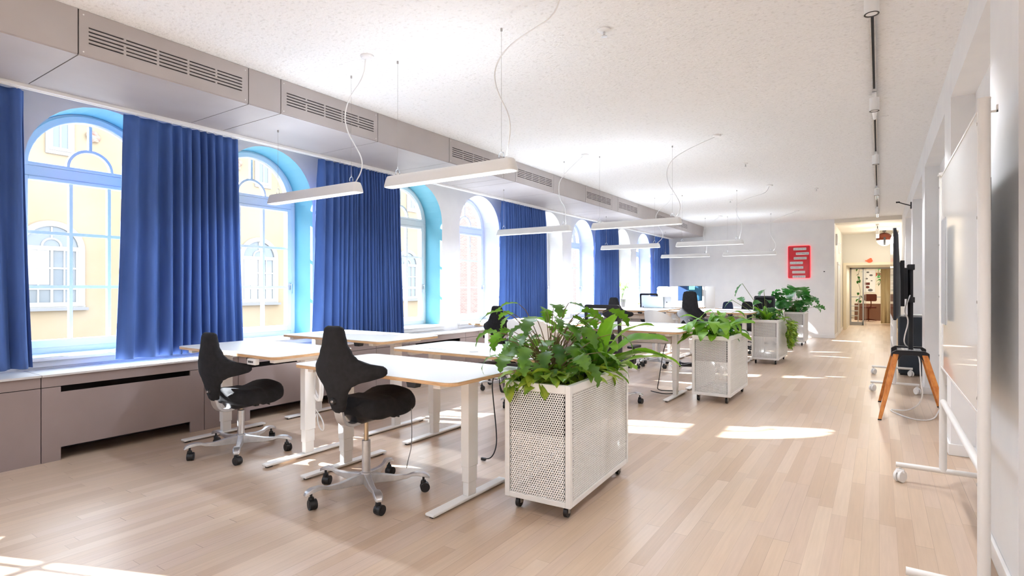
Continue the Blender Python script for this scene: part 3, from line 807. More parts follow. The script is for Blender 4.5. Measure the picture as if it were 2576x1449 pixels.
def saddle_chair(loc, rz, label, dz=0, fab='fabric', seed=1, a0=.71, metal='alu', prof=None):
    t = empty('saddle_chair', (*loc, 0), rz, label, 'office chair', 'dark saddle-seat office chairs')
    star_base(t, .385, a0 - rz, metal, seed)
    b = MB(); b.cyl((0, 0, .15), (0, 0, .365 + min(0, dz) * .1), .0285, n=24); b.build('column', M['alu'], t, smooth=40)
    b = MB(); b.cyl((0, 0, .36), (0, 0, .53 + dz), .015, n=16); b.build('piston', mat('worn_steel', (.45, .36, .25), .3, .9) if 'worn_steel' not in bpy.data.materials else bpy.data.materials['worn_steel'], t, smooth=40)
    Z = .60 + dz
    # seat
    def fy(s_, z, th):
        y = z
        sad = .030 * (abs(s_) / .2) ** 1.6 * (-1 if y > .02 else -.3)
        zz = .030 * ((y + .02) / .24) ** 2 + (.012 if y > .1 else 0) * (y - .1) / .15
        zz -= .035 * max(0, (y - .19) / .07) ** 2
        up = th if th > 0 else th * 1.0
        return (s_, y + .06, Z + zz + sad + up)
    b = MB(); b.loft(pad(SP, -.23, .26, 30, 44, .068, .050, fy)); b.build('seat', M[fab], t, smooth=80)
    b = MB(); b.loft([[(x, y, z) for x, y in rrect(-w, w, -l, l2, .03, 3)] for z, w, l, l2 in ((Z - .105, .035, .09, .12), (Z - .085, .055, .12, .16), (Z - .035, .075, .15, .19))]); b.build('seat_mechanism', M['black'], t, smooth=40)
    b = MB(); b.tube([(.03, .10, Z - .08), (.09, .14, Z - .075), (.13, .19, Z - .10)], .006, 8); b.box(-.02, .02, .13, .17, Z - .12, Z - .09); b.build('lever', M['black'], t, bevel=.004)
    # arm carrying the back
    pts = [(0, -.02, Z - .075), (0, -.09, Z - .095), (0, -.16, Z - .10), (0, -.215, Z - .075), (0, -.245, Z - .02), (0, -.255, Z + .08)]
    b = MB()
    secs = []
    P = [Vector(p) for p in pts]
    Q = [P[0]]
    for i in range(len(P) - 1): Q += [P[i] * .75 + P[i + 1] * .25, P[i] * .25 + P[i + 1] * .75]
    Q.append(P[-1])
    for i, p in enumerate(Q):
        d = (Q[min(i + 1, len(Q) - 1)] - Q[max(0, i - 1)]).normalized(); n_ = Vector((0, -d.z, d.y))
        w, h = .034, .012
        secs.append([p + Vector((sx_ * w, 0, 0)) + n_ * (sy_ * h) for sx_, sy_ in ((-1, -1), (1, -1), (1, 1), (-1, 1))])
    b.loft(secs); b.build('back_arm', M['alu'], t, smooth=50, bevel=.004)
    # backrest
    ZB = .595 + dz - .0
    def fb(s_, z, th):
        a = abs(s_)
        cv = 1.7 * a * a
        lean = -.05 * (z / .56) - .022 * sin(pi * z / .56)
        return (s_ * .985, -.245 + lean + cv - th, ZB + z - .05 * max(0, a - .10) * (1 if z < .35 else 0))
    b = MB(); b.loft(pad(prof or BP, 0, .565, 60, 36, .030, .035, fb)); b.build('backrest', M[fab], t, smooth=80)
    b = MB(); b.lathe([(0, .034), (.017, .034), (.022, .028), (.024, .0)], (0, 0, 0), n=20)
    b.v = [(x, -.272 - z, y + ZB + .085) for x, y, z in b.v]; kn = b.build('height_knob', M['black'], t, smooth=40)
    b = MB(); b.lathe([(0, .037), (.008, .037), (.010, .033)], n=14); b.v = [(x, -.274 - z, y + ZB + .085) for x, y, z in b.v]; b.build('knob_button', M['chrome'], kn, smooth=40)
    return t
saddle_chair((-2.91, 2.585), radians(5), 'dark saddle-seat chair nearest the camera, in front of the centre desk', 0, seed=5, a0=radians(41))
c1 = saddle_chair((-4.56, 2.66), radians(7), 'lower dark saddle-seat chair at the window-side front desk, sun on its seat', -.12, seed=9, a0=radians(37))
saddle_chair((-4.33, 6.40), radians(4), 'dark saddle-seat chair in front of the fourth arched window', .0, seed=2, a0=.4)
saddle_chair((-3.86, 9.35), radians(-4), 'black saddle-seat chair just behind the mesh-backed chair', .075, seed=3, a0=.9)
saddle_chair((-2.60, 9.45), radians(2), 'tallest black saddle-seat chair, left of and behind the second planter', .19, seed=4, a0=.2, metal='blackm', prof=BP2)
saddle_chair((-2.99, 13.42), radians(178), 'navy chair back showing over the third desk group', -.08, 'navy', 6, .5, metal='blackm', prof=BP2)
saddle_chair((-2.43, 12.86), radians(183), 'black chair back behind the thin climbing leaves of the third planter', -.06, 'fabric', 7, .1, metal='blackm', prof=BP2)

# ------------------------------------------------------------------ mesh task chairs
def task_chair(loc, rz, label, dz=0, metal='chrome', seed=1, mesh=True):
    t = empty('task_chair', (*loc, 0), rz, label, 'office chair', 'black high-backed task chairs')
    star_base(t, .33, .3, metal, seed)
    b = MB(); b.cyl((0, 0, .15), (0, 0, .40 + dz), .026); b.build('column', M['black'], t, smooth=40)
    Z = .47 + dz
    b = MB(); b.loft([[(x, y, z) for x, y in rrect(-w, w, -l, l, .08, 5)] for z, w, l in ((Z - .05, .2, .19), (Z - .03, .235, .23), (Z + .02, .24, .235), (Z + .045, .21, .21))]); b.build('seat', M['fabric'], t, smooth=60)
    b = MB(); b.box(-.06, .06, -.22, .12, Z - .11, Z - .05); b.box(-.03, .03, -.27, -.18, Z - .09, Z + .30); b.build('seat_mechanism', M['black'], t, bevel=.01)
    zb, zt = Z + .12, Z + .70
    def bk(x, z): return -.24 - .05 * (z - zb) / (zt - zb) + .25 * x * x
    b = MB()
    ol = rrect(-.235, .235, zb, zt, .035, 4); il = rrect(-.20, .20, zb + .035, zt - .045, .02, 4)
    vs = []
    for (xo, zo), (xi, zi) in zip(ol, il):
        vs += [(xo, bk(xo, zo) - .014, zo), (xi, bk(xi, zi) - .014, zi), (xi, bk(xi, zi) + .014, zi), (xo, bk(xo, zo) + .014, zo)]
    n = len(ol); fs = []
    for i in range(n):
        p, q = i * 4, ((i + 1) % n) * 4
        for k in range(4): fs.append((p + k, p + (k + 1) % 4, q + (k + 1) % 4, q + k))
    b.add(vs, fs); b.build('back_frame', M['black'], t, smooth=40)
    b = MB(); NX = 8
    for i in range(NX):
        for j in range(4):
            xa, xb = -.202 + .404 * i / NX, -.202 + .404 * (i + 1) / NX; za, zc = zb + .03 + (zt - zb - .07) * j / 4, zb + .03 + (zt - zb - .07) * (j + 1) / 4
            b.quad((xa, bk(xa, za), za), (xb, bk(xb, za), za), (xb, bk(xb, zc), zc), (xa, bk(xa, zc), zc))
    b.build('back_mesh' if mesh else 'back_cushion', M['meshfab'] if mesh else M['fabric'], t, fix=False)
    if mesh:
        b = MB(); b.loft([[(x, bk(x, z) - .03, z) for x, z in rrect(-w, w, zb, zb + h, .05, 4)] for w, h in ((.17, .26),)] + [[(x, bk(x, z) - .02, z) for x, z in rrect(-.16, .16, zb + .01, zb + .25, .05, 4)]]); b.build('lumbar_pad', M['fabric'], t, smooth=50)
    for s_ in (-1, 1):
        b = MB(); b.tube([(s_ * .19, -.02, Z - .06), (s_ * .285, -.02, Z - .04), (s_ * .29, -.02, Z + .05), (s_ * .285, -.01, Z + .18)], .017, 8, sm=1); ar = b.build('armrest_post', M['black'], t, smooth=60)
        b = MB(); b.prism(rrect(s_ * .285 - .045, s_ * .285 + .045, -.13, .14, .04, 5), Z + .18, Z + .21); b.build('armrest', M['black'], ar, bevel=.008)
    return t
task_chair((-2.74, 6.36), radians(-3), 'black mesh-backed task chair behind the nearest planter, chrome star base', .03, 'chrome', 3)
task_chair((-4.96, 14.1), radians(2), 'black mesh-backed task chair at the far desk by the window', .09, 'blackm', 8)
task_chair((-2.32, 14.15), radians(175), 'black padded high-backed chair behind the third planter', .04, 'blackm', 11, False)

# ------------------------------------------------------------------ white shell chairs
def shell_chair(loc, rz, label, dz=0):
    t = empty('shell_chair', (*loc, 0), rz, label, 'office chair', 'white shell chairs')
    star_base(t, .34, .6, 'alu', 5)
    b = MB(); b.cyl((0, 0, .15), (0, 0, .50 + dz), .025); b.build('column', M['alu'], t, smooth=40)
    Z = .60 + dz
    def shell(off, zt, n=26):
        secs = []
        for j in range(7):
            v = j / 6; row = []
            for i in range(n + 1):
                a = pi * (-.12 + 1.24 * i / n)
                w = .5 + .5 * abs(sin(a)) if 0 < a < pi else .5
                top = Z + zt * (.45 + .55 * max(0, sin(a)) ** .7)
                r = .235 + .03 * v - off
                row.append((r * 1.08 * cos(a), -r * sin(a) + .02, Z - .03 + (top - Z + .03) * v))
            secs.append(row)
        return secs
    b = MB(); A, B = shell(0, .33), shell(.018, .325)
    b.loft(A, closed=False); b.loft(B, closed=False); b.loft([A[-1], B[-1]], closed=False)
    b.build('shell', M['white'], t, smooth=60)
    b = MB(); b.loft(shell(.020, .25)[:5], closed=False); b.build('back_pad', M['fabric'], t, smooth=60)
    b = MB(); b.loft([[(x, y + .03, z) for x, y in rrect(-w, w, -w, w, w * .6, 5)] for z, w in ((Z - .06, .19), (Z - .04, .225), (Z + .01, .225), (Z + .03, .2))]); b.build('seat', M['fabric'], t, smooth=60)
    b = MB(); b.tube([(-.25, .0, Z + .16), (-.29, .12, Z + .17), (-.27, .2, Z + .10), (-.2, .16, Z - .04)], .014, 8, sm=2); b.tube([(.25, .0, Z + .16), (.29, .12, Z + .17), (.27, .2, Z + .10), (.2, .16, Z - .04)], .014, 8, sm=2)
    b.build('armrest', M['white'], t, smooth=60)
    return t
shell_chair((-3.30, 5.35), radians(8), 'white shell chair with dark cushion beside the dark saddle chair', .14)
shell_chair((-3.30, 9.75), radians(-20), 'white shell chair with loop armrests under the raised desks', .08)

# ------------------------------------------------------------------ planters
def perforated(b, u0, u1, z0, z1, P, p=.0158, r=.0051):
    """hexagonal cells with round holes; P maps (u,z)->xyz"""
    dz = p * .8660254; R = p / sqrt(3)
    nu = int((u1 - u0) / p); nz = int((z1 - z0) / dz)
    ou = (u1 - u0 - nu * p) / 2; oz = (z1 - z0 - nz * dz) / 2
    K = 12
    hexp = []
    for k in range(6):
        a = pi / 6 + k * pi / 3; c_ = (R * cos(a), R * sin(a)); a2 = pi / 6 + (k + 1) * pi / 3; d_ = (R * cos(a2), R * sin(a2))
        hexp += [c_, ((c_[0] + d_[0]) / 2, (c_[1] + d_[1]) / 2)]
    cir = [(r * cos(pi / 6 + k * pi / 6), r * sin(pi / 6 + k * pi / 6)) for k in range(K)]
    vs = []; fs = []
    for j in range(nz):
        zc = z0 + oz + (j + .5) * dz
        for i in range(nu - (j % 2)):
            uc = u0 + ou + (i + .5 + .5 * (j % 2)) * p; n = len(vs)
            vs += [P(uc + a, zc + c_) for a, c_ in hexp] + [P(uc + a, zc + c_) for a, c_ in cir]
            vs += [P(uc + a, zc + c_, .0025) for a, c_ in cir]
            fs += [(n + k, n + (k + 1) % K, n + K + (k + 1) % K, n + K + k) for k in range(K)] + [(n + K + k, n + K + (k + 1) % K, n + 2 * K + (k + 1) % K, n + 2 * K + k) for k in range(K)]
    b.add(vs, fs)
PW, PL, PZ0, PZ1 = .455, 1.045, .085, .815
def make_planter(loc, rz, label):
    t = empty('planter', (*loc, 0), rz, label, 'planter', 'white perforated planters on castors')
    hx, hy = PW / 2, PL / 2; f = .034
    b = MB()
    for sx_ in (-1, 1):
        for sy_ in (-1, 1):
            b.box(min(sx_ * hx, sx_ * (hx - f)), max(sx_ * hx, sx_ * (hx - f)), min(sy_ * hy, sy_ * (hy - f)), max(sy_ * hy, sy_ * (hy - f)), PZ0, PZ1)
    for z0, z1 in ((PZ0, PZ0 + f), (PZ1 - .05, PZ1)):
        for sx_ in (-1, 1): b.box(min(sx_ * hx, sx_ * (hx - f)), max(sx_ * hx, sx_ * (hx - f)), -hy + f, hy - f, z0, z1)
        for sy_ in (-1, 1): b.box(-hx + f, hx - f, min(sy_ * hy, sy_ * (hy - f)), max(sy_ * hy, sy_ * (hy - f)), z0, z1)
    b.build('planter_frame', M['white'], t, bevel=.0025)
    for sy_ in (-1, 1):
        b = MB(); perforated(b, -hx + f, hx - f, PZ0 + f, PZ1 - .05, lambda u, z, q=0: (u, sy_ * (hy - .004 - q), z)); b.build('perforated_panel', M['white'], t, fix=False)
    for sx_ in (-1, 1):
        b = MB(); perforated(b, -hy + f, hy - f, PZ0 + f, PZ1 - .05, lambda u, z, q=0: (sx_ * (hx - .004 - q), u, z)); b.build('perforated_panel', M['white'], t, fix=False)
    b = MB(); b.box(-hx + .01, hx - .01, -hy + .01, hy - .01, PZ0 + .001, PZ0 + .012); b.build('base_plate', M['white'], t)
    b = MB(); g = .036
    for (x0, x1, y0, y1) in ((-hx + g - .014, -hx + g, -hy + g, hy - g), (hx - g, hx - g + .014, -hy + g, hy - g), (-hx + g, hx - g, -hy + g - .014, -hy + g), (-hx + g, hx - g, hy - g, hy - g + .014)): b.box(x0, x1, y0, y1, .50, .795)
    b.box(-hx + g, hx - g, -hy + g, hy - g, .50, .52); b.build('liner', M['liner'], t)
    b = MB(); n1, n2 = 8, 20; vs = []
    for j in range(n2 + 1):
        for i in range(n1 + 1):
            x = -hx + g + (PW - 2 * g) * i / n1; y = -hy + g + (PL - 2 * g) * j / n2
            vs.append((x, y, .765 + .02 * noise.noise(Vector((x * 9, y * 9, 1)))))
    b.add(vs, [(j * (n1 + 1) + i, j * (n1 + 1) + i + 1, (j + 1) * (n1 + 1) + i + 1, (j + 1) * (n1 + 1) + i) for j in range(n2) for i in range(n1)])
    b.build('soil', M['soil'], t, smooth=60)
    for sx_ in (-1, 1):
        for sy_ in (-1, 1):
            x, y = sx_ * (hx - .06), sy_ * (hy - .07)
            b = MB(); b.cyl((x - .012, y + .012, .0325), (x + .012, y + .012, .0325), .032, n=24); w = b.build('caster', M['black'], t, smooth=40)
            b = MB(); b.box(x - .026, x + .026, y - .03, y + .03, .080, .085); b.box(x - .018, x - .014, y - .005, y + .022, .03, .08); b.box(x + .014, x + .018, y - .005, y + .022, .03, .08); b.cyl((x - .02, y + .012, .0325), (x + .02, y + .012, .0325), .007, n=10)
            b.build('caster_fork', M['steel'], w)
    return t
P1 = make_planter((-1.78, 3.43), radians(3), 'white perforated planter on castors, nearest the camera')
PLOC = [(-1.78, 3.43), (-1.71, 7.47), (-1.74, 11.53), (-1.74, 15.53)]
dup(P1, (*PLOC[1], 0), radians(0), 'white perforated planter, second along the aisle, beside a T-leg desk')
dup(P1, (*PLOC[2], 0), radians(-1), 'white perforated planter, third along the aisle, with leaves trailing down its side')
dup(P1, (*PLOC[3], 0), radians(1), 'white perforated planter farthest away, by the far wall')

# ------------------------------------------------------------------ plants
def leaf(b, p0, az, e0, Ln, W, droop, prof='ovate', ruffle=0, n=12, seed=0, roll=0, keel=.15, mi=0, petiole=0):
    rnd = random.Random(seed); p = Vector(p0); e = e0; st = Ln / n; ph = rnd.uniform(0, 6)
    side0 = Vector((-sin(az), cos(az), 0)); vs = []; fs = []
    for i in range(n + 1):
        t = i / n
        d = Vector((cos(az) * cos(e), sin(az) * cos(e), sin(e))); up = side0.cross(d) * -1
        if up.z < 0 and cos(e) > 0: up = -up
        sd = side0 * cos(roll) + up * sin(roll); nm = up * cos(roll) - side0 * sin(roll)
        if prof == 'strap': w = sin(pi * min(1, .06 + t * .94)) ** .45 * (1 - .25 * t) if t < 1 else 0
        elif prof == 'lobed': w = sin(pi * (t ** .75)) ** .8 * ((.62, 1.1)[i % 2] if 0 < t < .92 else .7)
        elif prof == 'monstera': w = sin(pi * (t ** .55)) ** .6 * ((1.1, 1.06, 1.1, .5)[i % 4] if .12 < t < .88 else 1)
        elif prof == 'lance': w = sin(pi * t ** .8)
        else: w = sin(pi * (t ** .62)) ** .8
        w *= W / 2
        rf = ruffle * W * sin(ph + t * 19)
        rf2 = ruffle * W * sin(ph + 2 + t * 17)
        vs += [p - sd * w + nm * (keel * w + rf * min(1, t * 4)), p - sd * w * .5 + nm * (keel * w * .3), p.copy(), p + sd * w * .5 + nm * (keel * w * .3), p + sd * w + nm * (keel * w + rf2 * min(1, t * 4))]
        p = p + d * st; e -= droop / n * (1 + t)
    for i in range(n):
        for k in range(4): fs.append((i * 5 + k, i * 5 + k + 1, (i + 1) * 5 + k + 1, (i + 1) * 5 + k))
    b.add(vs, fs, mi)
def plant(name, root, parts_, label, cat='plant', group=None):
    t = empty(name, root, 0, label, cat, group)
    for nm, bb_, mm in parts_: bb_.build(nm, mm, t, smooth=70, fix=False)
    return t
def birdnest(root, nL, Ln, W, seed, label, bias=0, e=(.35, 1.35)):
    rnd = random.Random(seed); b = MB()
    for i in range(nL):
        az = 2 * pi * i / nL + rnd.uniform(-.3, .3); k = rnd.random(); e0 = e[0] + (e[1] - e[0]) * k
        l = Ln * rnd.uniform(.7, 1.1)
        leaf(b, (.03 * cos(az), .03 * sin(az), 0), az, e0, l, W * rnd.uniform(.8, 1.15), rnd.uniform(.7, 1.3) * (1.0 if e0 > .9 else .9), 'strap', .06, 16, seed * 50 + i, rnd.uniform(-.5, .5), .22)
    return plant('birds_nest_fern', root, [('fronds', b, M['fern'])], label)
def longstem(root, nL, Hh, seed, label, prof='lobed', m='philo', Ll=.2, Wl=.11, spread=.3, name='philodendron', stem='stembr', azr=(0, 6.283), hr=(.35, 1), n=12):
    rnd = random.Random(seed); b = MB(); s_ = MB()
    for i in range(nL):
        az = azr[0] + (azr[1] - azr[0]) * (i + rnd.random()) / nL; h = Hh * rnd.uniform(*hr); rr = spread * rnd.uniform(.3, 1.1) * (1.25 - .5 * h / Hh)
        x0, y0 = rnd.uniform(-.05, .05), rnd.uniform(-.05, .05)
        p = [(x0, y0, 0), (x0 + rr * .25 * cos(az), y0 + rr * .25 * sin(az), h * .5), (x0 + rr * .7 * cos(az), y0 + rr * .7 * sin(az), h * .9), (x0 + rr * cos(az), y0 + rr * sin(az), h)]
        s_.tube(p, lambda t: .0038 - .0018 * t, 5, sm=1)
        leaf(b, p[-1], az + rnd.uniform(-.4, .4), rnd.uniform(-.3, .35), Ll * rnd.uniform(.75, 1.2), Wl * rnd.uniform(.8, 1.2), rnd.uniform(.7, 1.5), prof, .03, n, seed * 70 + i, rnd.uniform(-.5, .5), .12)
    return plant(name, root, [('foliage', b, M[m]), ('stems', s_, M[stem])], label)
def trailing(root, n, seed, label, xr, yr, m='pothos', Ls=.11, Ws=.06, azr=(0, 6.283), hang=0, name='pothos', nstr=0, drop=.35, zr=(0, .12)):
    rnd = random.Random(seed); b = MB(); s_ = MB()
    for i in range(n):
        x, y = rnd.uniform(*xr), rnd.uniform(*yr); z = rnd.uniform(*zr); az = rnd.uniform(*azr)
        s_.tube([(x * .9, y * .9, -.02), (x, y, z)], .002, 4)
        leaf(b, (x, y, z), az, rnd.uniform(-.3, .7), Ls * rnd.uniform(.7, 1.3), Ws * rnd.uniform(.8, 1.25), rnd.uniform(.6, 1.6), 'ovate', .03, 8, seed * 90 + i, rnd.uniform(-.6, .6), .15)
    for i in range(nstr):
        x, y = xr[1], rnd.uniform(*yr); az0 = rnd.uniform(*azr); ox, oy = cos(az0), sin(az0); dd = drop * rnd.uniform(.5, 1.1); out_ = rnd.uniform(.05, .14)
        pts = [(x - .06, y, .03), (x + out_ * .5 * ox + .03, y + out_ * .5 * oy, .06), (x + .04 + out_ * ox, y + out_ * oy, -.04), (x + .05 + out_ * ox, y + out_ * oy, -dd)]
        s_.tube(pts, .002, 4, sm=1)
        for k in range(int(7 + dd * 22)):
            t = rnd.random() ** .8; z = .03 - (dd + .03) * t
            leaf(b, (pts[2][0] + rnd.uniform(-.03, .02), pts[2][1] + rnd.uniform(-.04, .04), z), rnd.uniform(-1.6, 1.6) + az0 * .3, rnd.uniform(-1.1, .4), Ls * rnd.uniform(.6, 1.1), Ws * rnd.uniform(.7, 1.1), rnd.uniform(.2, 1), 'lance', .02, 7, seed * 33 + i * 40 + k, rnd.uniform(-.8, .8), .15)
    return plant(name, root, [('foliage', b, M[m]), ('stems', s_, M['stem'])], label)
ZS_ = .765
def at(i, dx, dy): return (PLOC[i][0] + dx, PLOC[i][1] + dy, ZS_)
longstem(at(0, -.04, -.26), 56, .54, 3, 'tall dark green split-leaved plant filling the front half of the nearest planter', Ll=.17, Wl=.10, spread=.42)
longstem(at(0, -.04, -.12), 22, .34, 31, 'lower dark split-leaved plant in the middle of the nearest planter', spread=.30)
birdnest(at(0, .06, .26), 22, .62, .12, 5, 'large bright strap-leaved fern at the back of the nearest planter', e=(.3, 1.5))
birdnest(at(0, -.06, .12), 9, .42, .10, 15, 'smaller strap-leaved fern amid the nearest planter', e=(.6, 1.4))
trailing(at(0, 0, -.30), 46, 7, 'yellow-green variegated creeper along the front rim of the nearest planter', (-.2, .18), (-.20, .12), nstr=0, azr=(3.4, 6.4), zr=(.02, .12), Ls=.14, Ws=.075)
trailing(at(0, .10, .10), 36, 8, 'green creeper spilling over the aisle-side rim of the nearest planter', (-.1, .10), (-.3, .38), azr=(-1.2, 1.2), zr=(.02, .10), Ls=.15, Ws=.06)
birdnest(at(1, -.02, -.18), 15, .54, .13, 21, 'broad pale strap-leaved fern at the front of the second planter', e=(.3, 1.3))
longstem(at(1, -.05, -.30), 12, .28, 22, 'glossy broad-leaved plant in the second planter hanging over its front', 'ovate', 'fern', .26, .14, .20, 'peace_lily', 'stem', azr=(3.3, 6.1), hr=(.3, 1))
trailing(at(0, -.05, -.36), 26, 77, 'yellow-green leaves hanging over the front edge of the nearest planter', (-.16, .16), (-.13, -.04), azr=(3.9, 5.6), zr=(.03, .08), Ls=.14, Ws=.08)
longstem(at(1, 0, .1), 16, .34, 23, 'mixed green plant at the back of the second planter', 'ovate', 'fern', .2, .09, .24, 'peace_lily', 'stem')
trailing(at(1, .05, 0), 24, 24, 'low creeper covering the soil of the second planter', (-.2, .16), (-.42, .42), 'monst', zr=(.02, .12), Ls=.15, Ws=.07)
birdnest(at(2, -.02, -.25), 15, .40, .085, 41, 'narrow-leaved fern at the front of the third planter', e=(.5, 1.4))
longstem(at(2, -.05, -.05), 16, .42, 42, 'dark broad-leaved plant in the middle of the third planter', 'ovate', 'monst', .2, .13, .2, 'monstera', 'stem')
trailing(at(2, .04, .05), 20, 43, 'small-leaved creeper trailing down the aisle side of the third planter', (-.12, .17), (-.25, .40), 'pothos', Ls=.12, Ws=.045, azr=(-.9, .9), nstr=20, drop=.48, zr=(.02, .25), name='trailing_creeper')
# lone climbing stems of the third planter
b = MB(); s_ = MB()
for (dx, dy, hh, L_, W_, az, e0) in ((-.42, -.1, .72, .30, .17, 3.9, -.75), (-.60, -.1, .40, .22, .15, 3.7, -.5), (-.50, 0, .45, .2, .13, 5.4, -.2), (-.04, -.1, .60, .22, .14, 4.4, -.3)):
    s_.tube([(0, 0, 0), (dx * .45, dy, hh * .5), (dx, dy, hh)], .005, 6, sm=2); leaf(b, (dx, dy, hh), az, e0, L_, W_, .5, 'monstera', .02, 14, int(hh * 90), .3)
plant('monstera', at(2, -.02, -.2), [('foliage', b, M['monst']), ('stems', s_, M['stem'])], 'lone split leaves on thin pale stems leaning left from the third planter')
longstem(at(3, -.06, -.2), 22, .66, 51, 'large dark monstera with split leaves in the farthest planter', 'monstera', 'monst', .36, .30, .34, 'monstera', 'stem', n=18)
longstem(at(3, .05, .1), 16, .40, 52, 'lower dark monstera leaves hanging over the edge of the farthest planter', 'monstera', 'monst', .30, .24, .40, 'monstera', 'stem', n=18)
trailing(at(3, 0, 0), 30, 53, 'low dark creeper covering the farthest planter', (-.2, .2), (-.42, .42), 'monst', zr=(.0, .14), Ls=.16, Ws=.09)

# plant on the far window sill
t = empty('flower_pot', (-6.02, 14.60, .802), 0, 'grey pot with a leggy plant on the far window sill', 'flower pot')
b = MB(); b.lathe([(0, .012), (.075, .012), (.078, 0), (.085, 0), (.118, .27), (.124, .29), (.112, .29), (.105, .25), (0, .25)], n=28); b.build('pot', M['pot'], t, smooth=40)
b = MB(); s_ = MB(); rnd = random.Random(6)
for k in range(9):
    az = rnd.uniform(0, 6.28); hh = rnd.uniform(.3, .62); rr = rnd.uniform(.06, .36)
    px, py = rr * cos(az) * .5, rr * sin(az)
    s_.tube([(0, 0, .25), (px * .4, py * .4, .25 + hh * .5), (px, py, .25 + hh)], .003, 5, sm=1)
    for q in range(7):
        u = .5 + .5 * rnd.random(); leaf(b, (px * u, py * u, .25 + hh * u), rnd.uniform(0, 6.28), rnd.uniform(-.5, .6), .085, .035, .8, 'ovate', 0, 5, k * 9 + q)
for k in range(12): leaf(b, (0, 0, .25), k * .55, .6, .16, .04, 1.6, 'lance', .02, 8, k)
b.build('foliage', M['fern'], t, smooth=70, fix=False); s_.build('stems', M['stem'], t, smooth=60)
b = MB(); s_ = MB()
for k in range(7): leaf(b, (0, 0, .10), k * .9, .9, .14, .03, 1.2, 'lance', .02, 8, k)
t = empty('flower_pot', (-6.02, 15.95, .802), 0, 'tiny green plant on the last window sill', 'flower pot')
bb2 = MB(); bb2.lathe([(0, 0), (.045, 0), (.055, .10), (.048, .10), (.045, .09), (0, .09)], n=20); bb2.build('pot', M['whitep'], t, smooth=40); b.build('foliage', M['fern'], t, fix=False)
# ------------------------------------------------------------------ mobile whiteboards
def mobile_board(x, y0, y1, label, zt=2.20, zb=.845, magnet=False, dz=0):
    t = empty('mobile_whiteboard', (x, (y0 + y1) / 2, 0), 0, label, 'whiteboard', 'mobile whiteboards along the right wall')
    h = (y1 - y0) / 2
    for s_ in (-1, 1):
        y = s_ * h
        b = MB(); b.cyl((0, y, .12), (0, y, zt), .0225, n=24); b.cyl((0, y, zt), (0, y, zt + .004), .0235, n=24); p = b.build('post', M['postw'], t, smooth=40)
        for z in (2.10, 1.70, 1.34, .93, .56):
            b = MB(); b.cyl((-.0215, y - s_ * .006, z), (-.024, y - s_ * .006, z), .006, n=12); b.build('screw', M['steel'], p)
        b = MB(); b.box(.02, .045, y - .004, y + .004, zt - .06, zt - .052); b.box(.040, .046, y - .004, y + .004, zt - .06, zt - .03); b.build('hook', M['postw'], p)
        b = MB(); b.cyl((-.27, y, .125), (.27, y, .125), .018, n=20); f = b.build('foot', M['postw'], t, smooth=40)
        for q in (-1, 1):
            b = MB(); c_ = Vector((q * .245, y, .045)); a = .6 * q
            ax = Vector((cos(a), sin(a), 0))
            for w in (-1, 1): b.cyl(c_ + ax * (w * .005), c_ + ax * (w * .024), .043, n=26)
            b.build('caster', M['whitep'], f, smooth=40, bevel=.003)
            b = MB(); b.cyl((q * .245, y, .08), (q * .245, y, .125), .007, n=10); b.loft([[(q * .245 + px, y + py, z) for px, py in rrect(-w, w, -.022, .022, .01, 3)] for z, w in ((.07, .03), (.092, .024), (.096, .012))]); b.build('caster_fork', M['whitep'], f, smooth=40)
    b = MB(); b.box(-.010, .010, -h + .022, h - .022, zb + .012, zt - .03); b.build('board_panel', M['board'], t)
    b = MB()
    b.box(-.013, .013, -h + .02, h - .02, zb, zb + .012); b.box(-.013, .013, -h + .02, h - .02, zt - .03, zt - .018)
    b.box(-.013, .013, h - .024, h - .018, zb, zt - .02); b.box(-.013, .013, -h + .018, -h + .024, zb, zt - .02); b.build('board_rim', M['postw'], t)
    b = MB(); b.cyl((0, -h, .61), (0, h, .61), .018, n=20); b.build('cross_bar', M['postw'], t, smooth=40)
    b = MB(); b.box(-.03, .03, h - .03, h + .012, zt - .02, zt - .012); b.build('end_clip', M['postw'], t)
    if magnet:
        b = MB(); b.box(-.016, -.0102, h - .34, h - .08, 1.16, 1.86); b.build('magnet_strip', M['greymag'], t)
    return t
mobile_board(.37, 3.06, 4.87, 'tall glossy white mobile whiteboard nearest the camera at the right', magnet=True)
mobile_board(.17, 8.98, 10.75, 'white mobile whiteboard parked behind the television')
b = MB(); b.box(0, .022, -.05, .05, -.075, .075); o = b.build('board_eraser', M['black'], bevel=.006); o.location = (.383, 3.19, 1.81)
tag(o, 'black board eraser held on the rear side of the nearest whiteboard', 'eraser')

# ------------------------------------------------------------------ television on easel
t = empty('tv_easel', (.28, 7.6, 0), 0, 'black and orange wooden four-legged easel stand carrying the television', 'tv stand')
for sx_, xt, xb in ((-1, -.125, -.275), (1, .12, .30)):
    for sy_, yt, yb in ((-1, -.27, -.56), (1, .27, .56)):
        b = MB()
        top = Vector((xt, yt, .70)); bot = Vector((xb, yb, .012))
        def sec(p, w): return [p + Vector((a * w, c_ * w * .8, 0)) for a, c_ in ((-1, -1), (1, -1), (1, 1), (-1, 1))]
        b.loft([sec(bot, .016), sec(bot * .45 + top * .55, .027), sec(top, .026)]); lg = b.build('leg', M['wood'], t, bevel=.004)
        b = MB(); b.loft([sec(Vector((xb - (xt - xb) * .017, yb, 0)), .0165), sec(bot, .017)]); b.build('leg_tip', M['black'], lg)
for yt in (-.27, .27):
    b = MB(); b.loft([[(x, yt + dy, z) for dy, z in ((-.028, z0), (.028, z0), (.028, z1), (-.028, z1))] for x, z0, z1 in ((-.165, .60, .70), (-.125, .60, .725), (-.07, .675, .725), (.07, .675, .725), (.125, .60, .725), (.165, .60, .70))])
    b.build('yoke', M['blackm'], t, bevel=.006)
